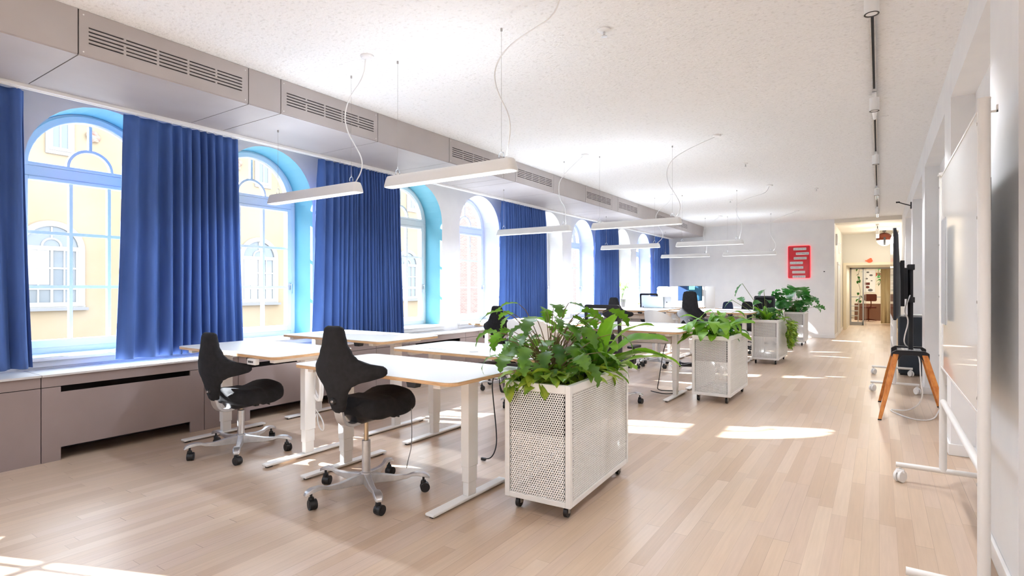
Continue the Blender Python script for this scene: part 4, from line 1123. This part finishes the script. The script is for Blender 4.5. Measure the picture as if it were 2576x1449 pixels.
b = MB(); b.box(-.11, .11, -.25, .25, .698, .706); b.build('shelf', M['greyal'], t)
b = MB(); b.box(-.02, .02, -.25, .25, .68, .70); b.cyl((.01, -.09, .70), (.01, -.09, 1.64), .022, n=20); b.cyl((.01, .09, .70), (.01, .09, 1.64), .022, n=20); b.box(-.02, .045, -.13, .13, 1.60, 1.66); b.box(-.02, .045, -.13, .13, 1.24, 1.30)
b.build('pole', M['blackm'], t, smooth=40, bevel=.004)
b = MB(); b.box(-.075, -.02, -.2, .2, 1.28, 1.62); b.box(-.09, -.05, -.25, -.22, 1.2, 1.7); b.box(-.09, -.05, .22, .25, 1.2, 1.7); b.build('mounting_bracket', M['blackm'], t, bevel=.004)
t = empty('television', (.15, 7.6, 1.54), 0, 'large black flat television seen almost edge-on, on the wooden-legged easel', 'television')
b = MB(); b.box(-.032, -.006, -.83, .83, -.465, .465); b.build('panel', M['blackm'], t, bevel=.004)
b = MB(); b.box(-.033, -.0322, -.82, .82, -.455, .455); b.build('screen', mat('dark_glossy_screen', (.01, .01, .012), .06), t)
b = MB(); b.loft([[(x, y, z) for y, z in rrect(-w, w, z0, z1, .04, 5)] for x, w, z0, z1 in ((-.006, .825, -.46, .46), (.012, .80, -.44, .40), (.028, .62, -.44, .10), (.038, .5, -.43, -.05))]); b.build('rear_housing', mat('tv_back_plastic', (.018, .022, .03), .45), t, smooth=35)
# tv cable and keyboard
b = MB(); b.tube([(.28, 7.45, 1.32), (.22, 7.3, 1.15), (.27, 7.35, 1.05), (.22, 7.35, .85), (.24, 7.5, .76), (.3, 7.6, .74), (.36, 7.3, .68), (.36, 7.2, .45), (.39, 7.25, .22), (.28, 7.4, .06), (.12, 7.7, .007), (.10, 7.6, .006), (.30, 7.2, .006), (.48, 7.3, .006), (.55, 7.7, .05), (.60, 7.85, .10)], .0065, 8, sm=2)
tag(b.build('power_cable', M['whitep'], smooth=60), 'white cable hanging from the television and curling on the floor', 'cable')
t = empty('keyboard', (.27, 7.52, .706), 0, 'light grey keyboard lying on the easel shelf', 'keyboard')
b = MB(); b.box(-.07, .07, -.17, .17, 0, .012); b.build('body', M['greyal'], t, bevel=.003)
b = MB()
for i in range(4):
    for j in range(12): b.box(-.062 + i * .031, -.036 + i * .031, -.162 + j * .027, -.139 + j * .027, .012, .015)
b.build('keys', M['whitep'], t)
# tall dark appliance
t = empty('air_purifier', (.46, 11.05, 0), 0, 'tall dark navy box with a light top standing behind the television', 'appliance')
b = MB(); b.prism(rrect(-.20, .18, -.18, .18, .03, 4), .03, .93); b.build('body', mat('dark_navy_metal', (.02, .03, .045), .5), t, smooth=40)
b = MB(); b.prism(rrect(-.20, .18, -.18, .18, .03, 4), .935, .955); b.build('lid', M['greyal'], t, smooth=40)
b = MB(); b.prism(rrect(-.18, .16, -.16, .16, .03, 4), 0, .03); b.build('plinth', M['black'], t)
b = MB(); b.box(-.205, -.2, -.004, .004, .05, .92); b.build('door_gap', M['black'], t)
b = MB(); b.box(-.13, .12, -.13, .13, .956, .966); b.box(-.10, .14, -.1, .14, .966, .972); o = b.build('papers', M['paper']); o.location = (.46, 11.05, 0)
tag(o, 'thin pile of pale papers on top of the tall dark box', 'paper')
# wall hook camera
t = empty('wall_bracket', (XR, 12.62, 2.93), 0, 'small black bracket sticking out high on the right wall', 'bracket')
b = MB(); b.box(-.02, 0, -.05, .05, -.06, .06); b.build('plate', M['black'], t); b = MB(); b.tube([(-.02, 0, 0), (-.10, 0, .03), (-.20, -.02, .07)], .010, 8); b.box(-.24, -.18, -.03, .0, .06, .085); b.build('arm', M['black'], t)

# ------------------------------------------------------------------ far wall things
t = empty('acrylic_panel', (-1.907, YE - .006, 2.143), 0, 'glossy red acrylic panel with seven white handwritten stickers on the far wall', 'wall sign')
hw, hh = .279, .457
b = MB(); b.prism(rrect(-hw, hw, -hh, hh, .03, 6), -.028, 0, 'y'); b.build('panel', M['red'], t)
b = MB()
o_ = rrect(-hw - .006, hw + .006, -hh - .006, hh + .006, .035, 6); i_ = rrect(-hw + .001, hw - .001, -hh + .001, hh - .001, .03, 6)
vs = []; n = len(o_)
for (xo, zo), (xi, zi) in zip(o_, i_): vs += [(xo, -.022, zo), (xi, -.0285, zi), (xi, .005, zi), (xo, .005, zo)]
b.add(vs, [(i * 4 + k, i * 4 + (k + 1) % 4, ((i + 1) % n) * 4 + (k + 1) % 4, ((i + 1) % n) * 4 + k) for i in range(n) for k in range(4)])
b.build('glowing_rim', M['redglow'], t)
rnd = random.Random(2)
for k, (dx) in enumerate((.02, .085, .03, -.065, -.055, -.01, .0)):
    z = .37 - k * .132
    b = MB(); b.prism(rrect(dx - .165, dx + .165, z - .035, z + .035, .012, 4), -.032, -.0285, 'y'); st = b.build('sticker', M['sticker'], t)
    b = MB(); x = dx - .15
    while x < dx + .14:
        w = rnd.uniform(.006, .016); z0 = z - rnd.uniform(.008, .018); z1 = z + rnd.uniform(.006, .018)
        q = rnd.random()
        if q < .45: b.tube([(x, -.0330, z0), (x + w * .5, -.0330, z1), (x + w, -.0330, z0)], .0022, 4)
        elif q < .8: b.tube([(x + w * .5 * (1 + cos(a)), -.0330, z + .5 * (z1 - z0) * sin(a)) for a in (0, 1.2, 2.4, 3.6, 4.8, 6)], .0022, 4)
        else: b.box(x, x + w, -.0335, -.032, z - .002, z + .003)
        x += w + .007
    b.build('handwriting', M['orange'] if k in (5,) else M['ink'], st)
for (x, z, lab, dark) in ((-1.28, 1.86, 'small white thermostat right of the red panel', 1), (-1.22, 1.30, 'small white wall socket low on the far wall', 0)):
    t = empty('wall_switch', (x, YE, z), 0, lab, 'wall switch')
    b = MB(); b.box(-.045, .045, -.012, 0, -.045, .045); b.build('plate', M['whitep'], t, bevel=.004)
    b = MB(); b.box(-.018, .018, -.014, -.012, -.012, .012); b.build('dial', M['black' if dark else 'wall'], t)
for (y, z, lab) in ((18.3, 2.78, 'white box high on the corridor wall, nearer one'), (19.6, 2.62, 'white box high on the corridor wall, farther one')):
    t = empty('junction_box', (-1.035, y, z), 0, lab, 'wall box')
    b = MB(); b.box(0, .05, -.09, .09, -.16, .16); b.build('cover', M['whitep'], t, bevel=.006); b = MB(); b.box(.05, .052, -.07, .07, -.12, .12); b.build('dark_edge', M['greyal'], t)
# corridor door on the left, globe pendant, red bird
t = struct(empty('door_2', (-1.035, 19.4, 0)))
b = MB(); b.box(-.0, .012, -.45, .45, 0, 2.1); b.build('door_leaf', M['whitep'], t); b = MB(); b.box(0, .03, -.52, -.45, 0, 2.17); b.box(0, .03, .45, .52, 0, 2.17); b.box(0, .03, -.45, .45, 2.1, 2.17); b.build('door_frame', M['whitep'], t)
t = empty('globe_lamp', (.13, 20.9, 2.93), 0, 'round copper and white globe lamp hanging in the corridor', 'pendant lamp')
R_ = .215; b = MB(); b.lathe([(R_ * sin(a), R_ * cos(a)) for a in [pi * .0 + pi * .55 * k / 10 for k in range(11)]], n=32); b.build('copper_shade', M['copper'], t, smooth=60)
b = MB(); b.lathe([(R_ * .99 * sin(a), R_ * .99 * cos(a)) for a in [pi * .55 + pi * .45 * k / 8 for k in range(9)]], n=32); b.build('white_diffuser', m_emit('warm_globe', (.9, .8, .62), .35), t, smooth=60)
b = MB(); b.cyl((0, 0, R_ - .01), (0, 0, ZC - 2.93), .006); b.cyl((0, 0, ZC - 2.93 - .03), (0, 0, ZC - 2.93), .05); b.build('rod', M['black'], t, smooth=40)
b = MB(); b.box(-.02, .035, -.235, -.20, -.20, .05); b.build('dark_strut', M['black'], t)
t = empty('wall_bird', (-.27, 21.77, 2.30), 0, 'small orange-red bird figure above the corridor door opening', 'wall decoration')
b = MB(); b.prism([(.09 * cos(a) * (1 if cos(a) > 0 else .8), .065 * sin(a)) for a in [2 * pi * k / 20 for k in range(20)]], -.02, 0, 'y'); b.prism([(.03 + .04 * cos(a), .055 + .035 * sin(a)) for a in [2 * pi * k / 16 for k in range(16)]], -.022, 0, 'y'); b.prism([(-.06, .0), (-.12, .03), (-.10, -.03)], -.018, 0, 'y'); b.build('body', m_emit('orange_red_glow', (.8, .09, .02), .15), t)  # slight emission put into the bird's colour; it is no lamp

# ------------------------------------------------------------------ far desks' equipment
def lidded(loc, rz, label, w, h, m, logo=False, tilt=.25):
    t = empty('laptop', loc, rz, label, 'laptop')
    b = MB(); b.box(-w / 2, w / 2, -.12, .12, .002, .014); b.build('base', M['greyal'], t, bevel=.004)
    b = MB(); c_, s2 = cos(tilt), sin(tilt)
    pl = rrect(-w / 2, w / 2, 0, h, .025, 5)
    vs = [(x, -.115 - z * s2 - q * c_, .014 + z * c_ - q * s2) for q in (0, .008) for x, z in pl]; n = len(pl)
    b.add(vs, [(i, (i + 1) % n, n + (i + 1) % n, n + i) for i in range(n)] + [tuple(range(n)), tuple(range(2 * n - 1, n - 1, -1))]); lid = b.build('lid', m, t)
    b = MB(); z = h * .5
    if logo: b.prism([(.014 * cos(a), z + .016 * sin(a)) for a in [2 * pi * k / 14 for k in range(14)]], 0, .001, 'y'); b.v = [(x, -.115 - zz * s2 - (.0085 + y), .014 + zz * c_) for x, y, zz in b.v]; b.build('dark_emblem', M['ink'], lid)
    return t
lidded((-4.17, 12.02, .955), radians(6), 'pale blue-grey open laptop seen from behind on the raised desk', .44, .25, M['bluetint'], tilt=.15)
lidded((-3.86, 12.06, .955), radians(-4), 'darker grey laptop with a small emblem beside the pale one', .20, .24, M['greyal'], True, .05)
b = MB(); b.tube([(-4.02, 14.8, .888), (-3.9, 14.7, .93), (-3.75, 14.8, .90), (-3.6, 14.9, .92), (-3.3, 14.85, .888)], .004, 6, sm=2)
tag(b.build('desk_cable', M['whitep'], smooth=60), 'thin pale cable looping on the far desk beside the screen', 'cable')
t = empty('monitor', (-4.25, 15.05, .885), radians(2), 'dark blue computer monitor with a mint-green window on the far desk', 'monitor')
b = MB(); b.box(-.32, .32, 0, .03, .17, .57); b.build('casing', M['black'], t, bevel=.004)
b = MB(); b.box(-.31, .31, -.002, 0, .18, .56); sc_ = b.build('screen', M['screen'], t)
b = MB(); b.box(-.06, .31, -.004, -.002, .18, .56); b.build('screen_picture', M['screen2'], sc_)
b = MB(); b.box(-.02, .13, -.006, -.004, .47, .565); b.build('mint_window', m_emit('mint_glow', (.35, .9, .65), .4), sc_)
b = MB(); b.box(-.03, .03, .03, .05, .01, .35); b.prism(rrect(-.12, .12, -.06, .12, .03, 4), 0, .012); b.build('stand', M['greyal'], t)
def screen_panel(cx, cy, w, rz, label, z0=.80, z1=1.44):
    t = empty('privacy_screen', (cx, cy, z0), rz, label, 'desk screen', 'white privacy screens on the far desks')
    b = MB(); b.prism(rrect(-w / 2, w / 2, 0, z1 - z0, .06, 6), -.015, .015, 'y'); b.build('panel', mat('white_felt', (.78, .78, .77), .9) if 'white_felt' not in bpy.data.materials else bpy.data.materials['white_felt'], t, bevel=.006)
    b = MB()
    for s_ in (-1, 1): b.box(s_ * w * .35 - .02, s_ * w * .35 + .02, -.03, .03, -.03, .05)
    b.build('clamp', M['whitep'], t)
screen_panel(-4.60, 15.345, 1.30, 0, 'wide white rounded privacy screen behind the blue monitor')
screen_panel(-3.94, 15.95, 1.0, radians(90), 'white privacy screen set sideways to the right of the blue monitor')

# ------------------------------------------------------------------ loose cables
def cable(name, pts, r, m, label, loc=None):
    b = MB(); b.tube(pts, r, 8, sm=3); return tag(b.build(name, M[m], smooth=60), label, 'cable')
A = [(-4.20, 3.0, .845), (-4.28, 3.0, .80), (-4.16, 3.02, .70), (-4.02, 3.0, .50), (-3.95, 3.0, .44), (-3.90, 2.98, .50), (-3.90, 2.98, .65), (-4.02, 2.98, .77), (-4.12, 2.95, .84)]
b = MB(); b.tube(A, .017, 10, sm=3); b.tube([(x + .05, y - .05, z + .01) for x, y, z in A[1:-1]], .012, 10, sm=3)
tag(b.build('cable_conduit', M['whitep'], smooth=60), 'thick white cable conduit looping below the window-side front desk', 'cable')
cable('cable_conduit', [(-4.02, 2.95, .80), (-3.95, 2.95, .74), (-3.82, 2.95, .62), (-3.70, 2.95, .56), (-3.54, 2.95, .55)], .014, 'whitep', 'white conduit running slanting to the leg of the front desk')
cable('thin_cable', [(-4.35, 3.2, .28), (-4.45, 3.2, .12), (-4.38, 3.2, .07), (-4.3, 3.2, .18), (-4.28, 3.22, .28), (-4.24, 3.2, .15), (-4.16, 3.2, .10), (-4.16, 3.2, .20), (-4.28, 3.2, .30)], .006, 'whitep', 'two small white cable loops hanging low before the radiator cover')
cable('thin_cable', [(-2.72, 2.82, .59), (-2.74, 2.85, .42), (-2.82, 2.93, .25), (-2.90, 2.98, .14), (-2.93, 2.99, .06)], .003, 'greyal', 'thin grey cord hanging from the centre saddle chair area to the floor')
b = MB()
b.tube([(-2.60, 3.72, .80), (-2.62, 3.70, .72), (-2.66, 3.70, .62), (-2.64, 3.70, .45), (-2.60, 3.68, .25), (-2.58, 3.66, .12), (-2.60, 3.62, .03), (-2.66, 3.60, .015)], .005, 8, sm=3)
for k in range(5): b.tube([(-2.58, 3.70, .74), (-2.56 + .008 * k, 3.70 + .01 * k, .66), (-2.53 + .01 * k, 3.70, .58), (-2.56 + .006 * k, 3.69, .54), (-2.585, 3.70, .62), (-2.58, 3.70, .73)], .0035, 6, sm=2)
b.box(-2.69, -2.65, 3.59, 3.61, .005, .025)
tag(b.build('black_cable', M['black'], smooth=60), 'bundled black cable hanging under the desk left of the nearest planter', 'cable')
t = empty('cable_box', (-2.50, 3.8, .765), 0, 'black cable tray fixed under the second-row desk beside the planter', 'cable tray')
b = MB(); b.box(-.35, .22, -.10, .12, -.03, .0); b.build('tray', M['black'], t, bevel=.01)
b = MB(); b.tube([(-2.35, 7.25, .70), (-2.40, 7.25, .55), (-2.42, 7.2, .30), (-2.45, 7.2, .12), (-2.5, 7.3, .02), (-2.35, 7.4, .012), (-2.2, 7.45, .012), (-2.3, 7.1, .012), (-2.55, 7.2, .02)], .006, 8, sm=3)
tag(b.build('black_cable', M['black'], smooth=60), 'black cable dropping to a coil on the floor by the second planter', 'cable')
t = empty('control_display', (-4.13, 2.52, .845), 0, 'small white control display clipped under the window-side front desk', 'display')
b = MB(); b.box(-.055, .055, -.03, .01, -.052, -.004); b.build('body', M['whitep'], t, bevel=.006)
b = MB()
for k in range(5): b.box(-.035 + k * .014, -.026 + k * .014, -.032, -.03, -.036, -.020)
b.build('digits', M['ink'], t)

# ------------------------------------------------------------------ room beyond the glass door
t = empty('desk_chair', (-.38, 27.6, 0), radians(200), 'red-brown upholstered swivel chair beyond the glass door', 'office chair')
b = MB(); b.prism(rrect(-.22, .22, .85, 1.15, .06, 5), .20, .26, 'y'); b.build('backrest', M['brownch'], t)
b = MB(); b.prism(rrect(-.24, .24, -.24, .24, .08, 5), .55, .63); b.build('seat', M['brownch'], t)
b = MB(); b.tube([(0, .25, .95), (.0, .3, .75), (0, .22, .52), (0, 0, .52)], .02, 8, sm=2); b.cyl((0, 0, .08), (0, 0, .55), .03)
for k in range(5): b.cyl((0, 0, .09), (.3 * cos(k * 1.2566), .3 * sin(k * 1.2566), .05), .02)
b.build('base', M['copper'], t, smooth=50)
t = empty('cabinet', (.10, 28.6, 0), 0, 'low brown cabinet along the wall beyond the glass door', 'cabinet')
b = MB(); b.box(-1.0, .32, -.25, .25, 0, .72); b.build('body', M['brownw'], t); b = MB(); b.box(.05, .4, -.3, -.25, 0, .62); b.build('door', mat('dark_red_panel', (.2, .03, .02), .5), t)
b = MB(); b.box(-1.9, 1.1, -.3, .35, .98, 1.01); 
for x in (-1.8, -.4, 1.0): b.box(x - .02, x + .02, -.28, -.24, 0, .98)
o = b.build('side_table', M['greyal']); o.location = (-.2, 29.6, 0); tag(o, 'thin-topped high table behind the red-brown chair', 'table')
t = empty('step_stool', (-1.0, 26.6, 0), 0, 'pale metal rack with rungs seen through the glass pane', 'rack')
b = MB()
for z in (.25, .45, .65): b.box(-.25, .3, -.15, .15, z, z + .03)
for x in (-.25, .28): b.tube([(x, 0, 0), (x + .03, 0, .9), (x + .12, 0, 1.1)], .02, 6)
b.build('frame', M['alu'], t)
def vine(loc, label, seed, n=26, L_=1.9):
    t = empty('hanging_vine', loc, 0, label, 'plant'); rnd = random.Random(seed); b = MB(); s_ = MB()
    pts = [(.05 * sin(k * 1.3), .0, -L_ * k / 8) for k in range(9)]; s_.tube(pts, .006, 5, sm=1)
    for k in range(n):
        z = -L_ * rnd.random(); leaf(b, (rnd.uniform(-.05, .05), 0, z), rnd.uniform(2, 7), rnd.uniform(-1, .2), .15, .09, .5, 'ovate', 0, 6, k)
    b.build('foliage', M['monst'], t, fix=False); s_.build('stems', M['stembr'], t)
vine((-.66, 25.6, 2.6), 'thin vine with sparse dark leaves hanging behind the glass pane', 4, 20, 1.8)
vine((.02, 28.0, 2.6), 'bushier hanging plant beside the cream curtain', 8, 40, 1.1)
t = empty('poster', (-.40, 30.98, 1.72), 0, 'white poster of small grey and red shapes on the room wall beyond', 'poster')
b = MB(); b.box(-.24, .24, -.01, 0, -.52, .52); b.build('sheet', M['paper'], t)
b = MB()
for (x, z, r_) in ((-.05, .42, .06), (.08, .28, .07), (-.1, .12, .06), (.1, .02, .04), (.05, -.42, .1)):
    b = MB(); b.prism([(x + r_ * cos(a), z + r_ * .6 * sin(a)) for a in [2 * pi * k / 14 for k in range(14)]], -.014, -.01, 'y'); b.build('grey_shape', M['slate'], t)
b = MB(); b.box(-.16, .03, -.014, -.01, -.18, -.06); b.prism([(-.06 + .08 * cos(a), -.28 + .06 * sin(a)) for a in [2 * pi * k / 14 for k in range(14)]], -.014, -.01, 'y'); b.build('red_shapes', M['brownch'], t)
t = empty('poster', (-.02, 30.98, 2.02), 0, 'small red framed picture right of the white poster', 'picture'); b = MB(); b.box(-.11, .11, -.02, 0, -.09, .09); b.build('frame', mat('red_print', (.5, .06, .03), .6), t)
b = MB(); b.box(-.06, .06, -.022, -.02, -.03, .05); b.build('print', M['stone'], t)
b = MB(); vs = []
for i in range(41):
    x = .05 + .95 * i / 40; y = 25.9 + .03 * sin(i * 1.1)
    vs += [(x, y, .02), (x, y, 2.6)]
b.add(vs, [(2 * i, 2 * i + 2, 2 * i + 3, 2 * i + 1) for i in range(40)]); o = b.build('room_curtain', M['curtainc'], smooth=60, fix=False); sd = o.modifiers.new('t', 'SOLIDIFY'); sd.thickness = .006
tag(o, 'tall cream curtain hanging beyond the glass door', 'curtain')

# ------------------------------------------------------------------ outside: courtyard buildings
GX = -20
t = empty('yellow_building', (GX, 3, -5), 0, 'pale yellow rendered building with arched windows across the courtyard', 'building')
def outb(b, name, m, par, **k):
    b.v = [(x - GX, y - 3, z + 5) for x, y, z in b.v]; return b.build(name, m, par, **k)
BT = 7.15
b = MB(); b.box(GX - 1.0, GX, -25, 24.2, -5, BT); outb(b, 'wall', M['yellow'], t)
b = MB(); b.box(GX - 1.2, GX + .25, -25, 24.4, BT, BT + .18); outb(b, 'roof', M['slate'], t)
def facade_window(yc):
    b = MB(); hw = .80; z0, sp = .86, 2.55
    b.box(GX, GX + .06, yc - hw, yc - hw + .16, z0, sp); b.box(GX, GX + .06, yc + hw - .16, yc + hw, z0, sp); band(b, yc, hw - .16, hw, sp, GX, GX + .06, 20)
    w = outb(b, 'window_casing', M['stone'], t)
    b = MB(); b.add([(GX + .01, y, z) for y, z in [(yc - .65, z0)] + arch_pts(yc, .65, sp) + [(yc + .65, z0)]], [tuple(range(23))]); outb(b, 'pane', M['paleglass'], w, fix=False)
    b = MB()
    b.box(GX + .01, GX + .054, yc - .65, yc + .65, z0, z0 + .12); b.box(GX + .01, GX + .053, yc - .65, yc + .65, sp - .06, sp + .06)
    for dy in (-.62, -.03, .58): b.box(GX + .01, GX + .045, yc + dy, yc + dy + .06, z0, sp)
    for z in (1.35, 1.95): b.box(GX + .012, GX + .038, yc - .62, yc + .62, z, z + .05)
    for dy in (-.33, .28): b.box(GX + .01, GX + .036, yc + dy, yc + dy + .04, z0, sp)
    band(b, yc, .2, .25, sp + .06, GX + .01, GX + .04, 12); b.box(GX + .01, GX + .04, yc - .02, yc + .02, sp + .3, sp + .62)
    # blinds of cream cloth behind the left half
    b.box(GX + .011, GX + .02, yc - .60, yc - .05, 1.5, sp)
    outb(b, 'window_frame', M['outwhite'], w)
    b = MB(); b.box(GX, GX + .16, yc - hw - .06, yc + hw + .06, z0 - .12, z0 - .04); outb(b, 'window_sill', M['slate'], w)
    b = MB(); b.box(GX, GX + .03, yc - hw - .02, yc + hw + .02, z0 - .04, z0 + .02); outb(b, 'sill_band', M['outwhite'], w)
for yc in (-6.8, -.45, 5.95, 12.38, 20.45): facade_window(yc)
for yc in (-6.6, -.3, 6.15, 12.55, 20.75):
    b = MB(); b.box(GX, GX + .05, yc - .34, yc + .34, 5.30, 6.42); w = outb(b, 'upper_window', M['stone'], t)
    b = MB(); b.box(GX + .05, GX + .056, yc - .20, yc + .20, 5.5, 6.3); outb(b, 'pane', M['paleglass'], w)
    b = MB(); b.box(GX + .05, GX + .075, yc - .27, yc - .18, 5.42, 6.38); b.box(GX + .05, GX + .075, yc + .18, yc + .27, 5.42, 6.38); b.box(GX + .05, GX + .078, yc - .272, yc + .272, 5.41, 5.5); b.box(GX + .05, GX + .07, yc - .02, yc + .02, 5.5, 6.3); outb(b, 'window_frame', M['outwhite'], w)
rnd = random.Random(3)
for yc in (6.95, 8.1, 13.4, 11.5):
    b = MB(); 
    for k in range(6): b.cyl((GX, yc + rnd.uniform(-.14, .14), 5.98 + rnd.uniform(-.08, .12)), (GX + .06, yc + rnd.uniform(-.1, .1), 5.98 + rnd.uniform(-.05, .1)), .13, .07, n=12)
    outb(b, 'relief_ornament', M['terra'], t, smooth=50)
t = empty('brick_building', (GX, 34, -5), 0, 'red brick building wing seen through the fourth arched window', 'building')
b = MB(); b.box(-.6, .0, -9.6, 14, 0, 17); 
b.v = [(x, y, z) for x, y, z in b.v]; b.build('wall', M['brick'], t)
b = MB(); b.box(-.8, .2, -9.6, 14, 17, 17.2); b.build('roof', M['slate'], t)
b = MB(); b.quad((-60, -40, -5), (-6.6, -40, -5), (-6.6, 60, -5), (-60, 60, -5)); struct(b.build('floor_courtyard', mat('courtyard_paving', (.3, .29, .28), .9), fix=False))

# ------------------------------------------------------------------ lights
def area(name, loc, rot, sx_, sy_, e, col=(1, 1, 1)):
    l = bpy.data.lights.new(name, 'AREA'); l.shape = 'RECTANGLE'; l.size = sx_; l.size_y = sy_; l.energy = e; l.color = col
    o = bpy.data.objects.new(name, l); COL.objects.link(o); o.location = loc; o.rotation_euler = rot; return o
l = bpy.data.lights.new('sun', 'SUN'); l.energy = SUN; l.angle = radians(.6); l.color = (1, .975, .94)
o = bpy.data.objects.new('sun', l); COL.objects.link(o)
o.rotation_euler = Vector((2.01, .79, -1)).to_track_quat('-Z', 'Y').to_euler()
# spots of the track; the out-of-view ones added to brighten camera-facing sides
for y in (-1.2, 1.6, 4.14, 6.42, 9.2, 12.3, 15.4):
    l = bpy.data.lights.new('track_spot', 'SPOT'); l.energy = SPOTE; l.spot_size = radians(110); l.spot_blend = 1; l.shadow_soft_size = .05; l.color = (1, .96, .92)
    o = bpy.data.objects.new('track_spot', l); COL.objects.link(o); o.location = (-.04, y, H - .20)
# warm lamps of corridor and the room beyond (globe lamp, room ceiling lamp)
l = bpy.data.lights.new('globe', 'POINT'); l.energy = 16; l.shadow_soft_size = .2; l.color = (1, .90, .74)
o = bpy.data.objects.new('globe', l); COL.objects.link(o); o.location = (.13, 20.5, 2.6)
l = bpy.data.lights.new('corridor_spot', 'POINT'); l.energy = 14; l.shadow_soft_size = .1; l.color = (1, .88, .70)
o = bpy.data.objects.new('corridor_spot', l); COL.objects.link(o); o.location = (-.04, 18.9, 2.75)
area('room_lamp', (-.3, 28, 2.9), (0, 0, 0), 2, 2, 110, (1, .90, .72))
area('room_lamp', (-.3, 23.2, 2.12), (0, 0, 0), .6, 1.5, 16, (1, .84, .6))

w = bpy.data.worlds.new('sky'); SC.world = w; w.use_nodes = True
bg = w.node_tree.nodes['Background']; bg.inputs[0].default_value = (.94, .97, 1, 1); bg.inputs[1].default_value = SKY

# ------------------------------------------------------------------ camera
cam = bpy.data.cameras.new('camera'); cam.sensor_width = 36; cam.lens = 36 * 1390 / 2576; cam.clip_start = .05
co = bpy.data.objects.new('camera', cam); COL.objects.link(co); co.location = (0, 0, 1.4); co.rotation_euler = (radians(90), 0, radians(33.61))
SC.camera = co
SC.view_settings.view_transform = 'Standard'; SC.view_settings.look = 'None'; SC.view_settings.gamma = 1; SC.view_settings.use_curve_mapping = False
SC.view_settings.exposure = EXPO
SC.view_settings.use_white_balance = True; SC.view_settings.white_balance_temperature = 6000; SC.view_settings.white_balance_tint = 10
SC.cycles.use_denoising = True
SC.cycles.max_bounces = 10; SC.cycles.diffuse_bounces = 6; SC.cycles.transparent_max_bounces = 16; SC.cycles.sample_clamp_indirect = 6
SC.cycles.caustics_reflective = False; SC.cycles.caustics_refractive = False
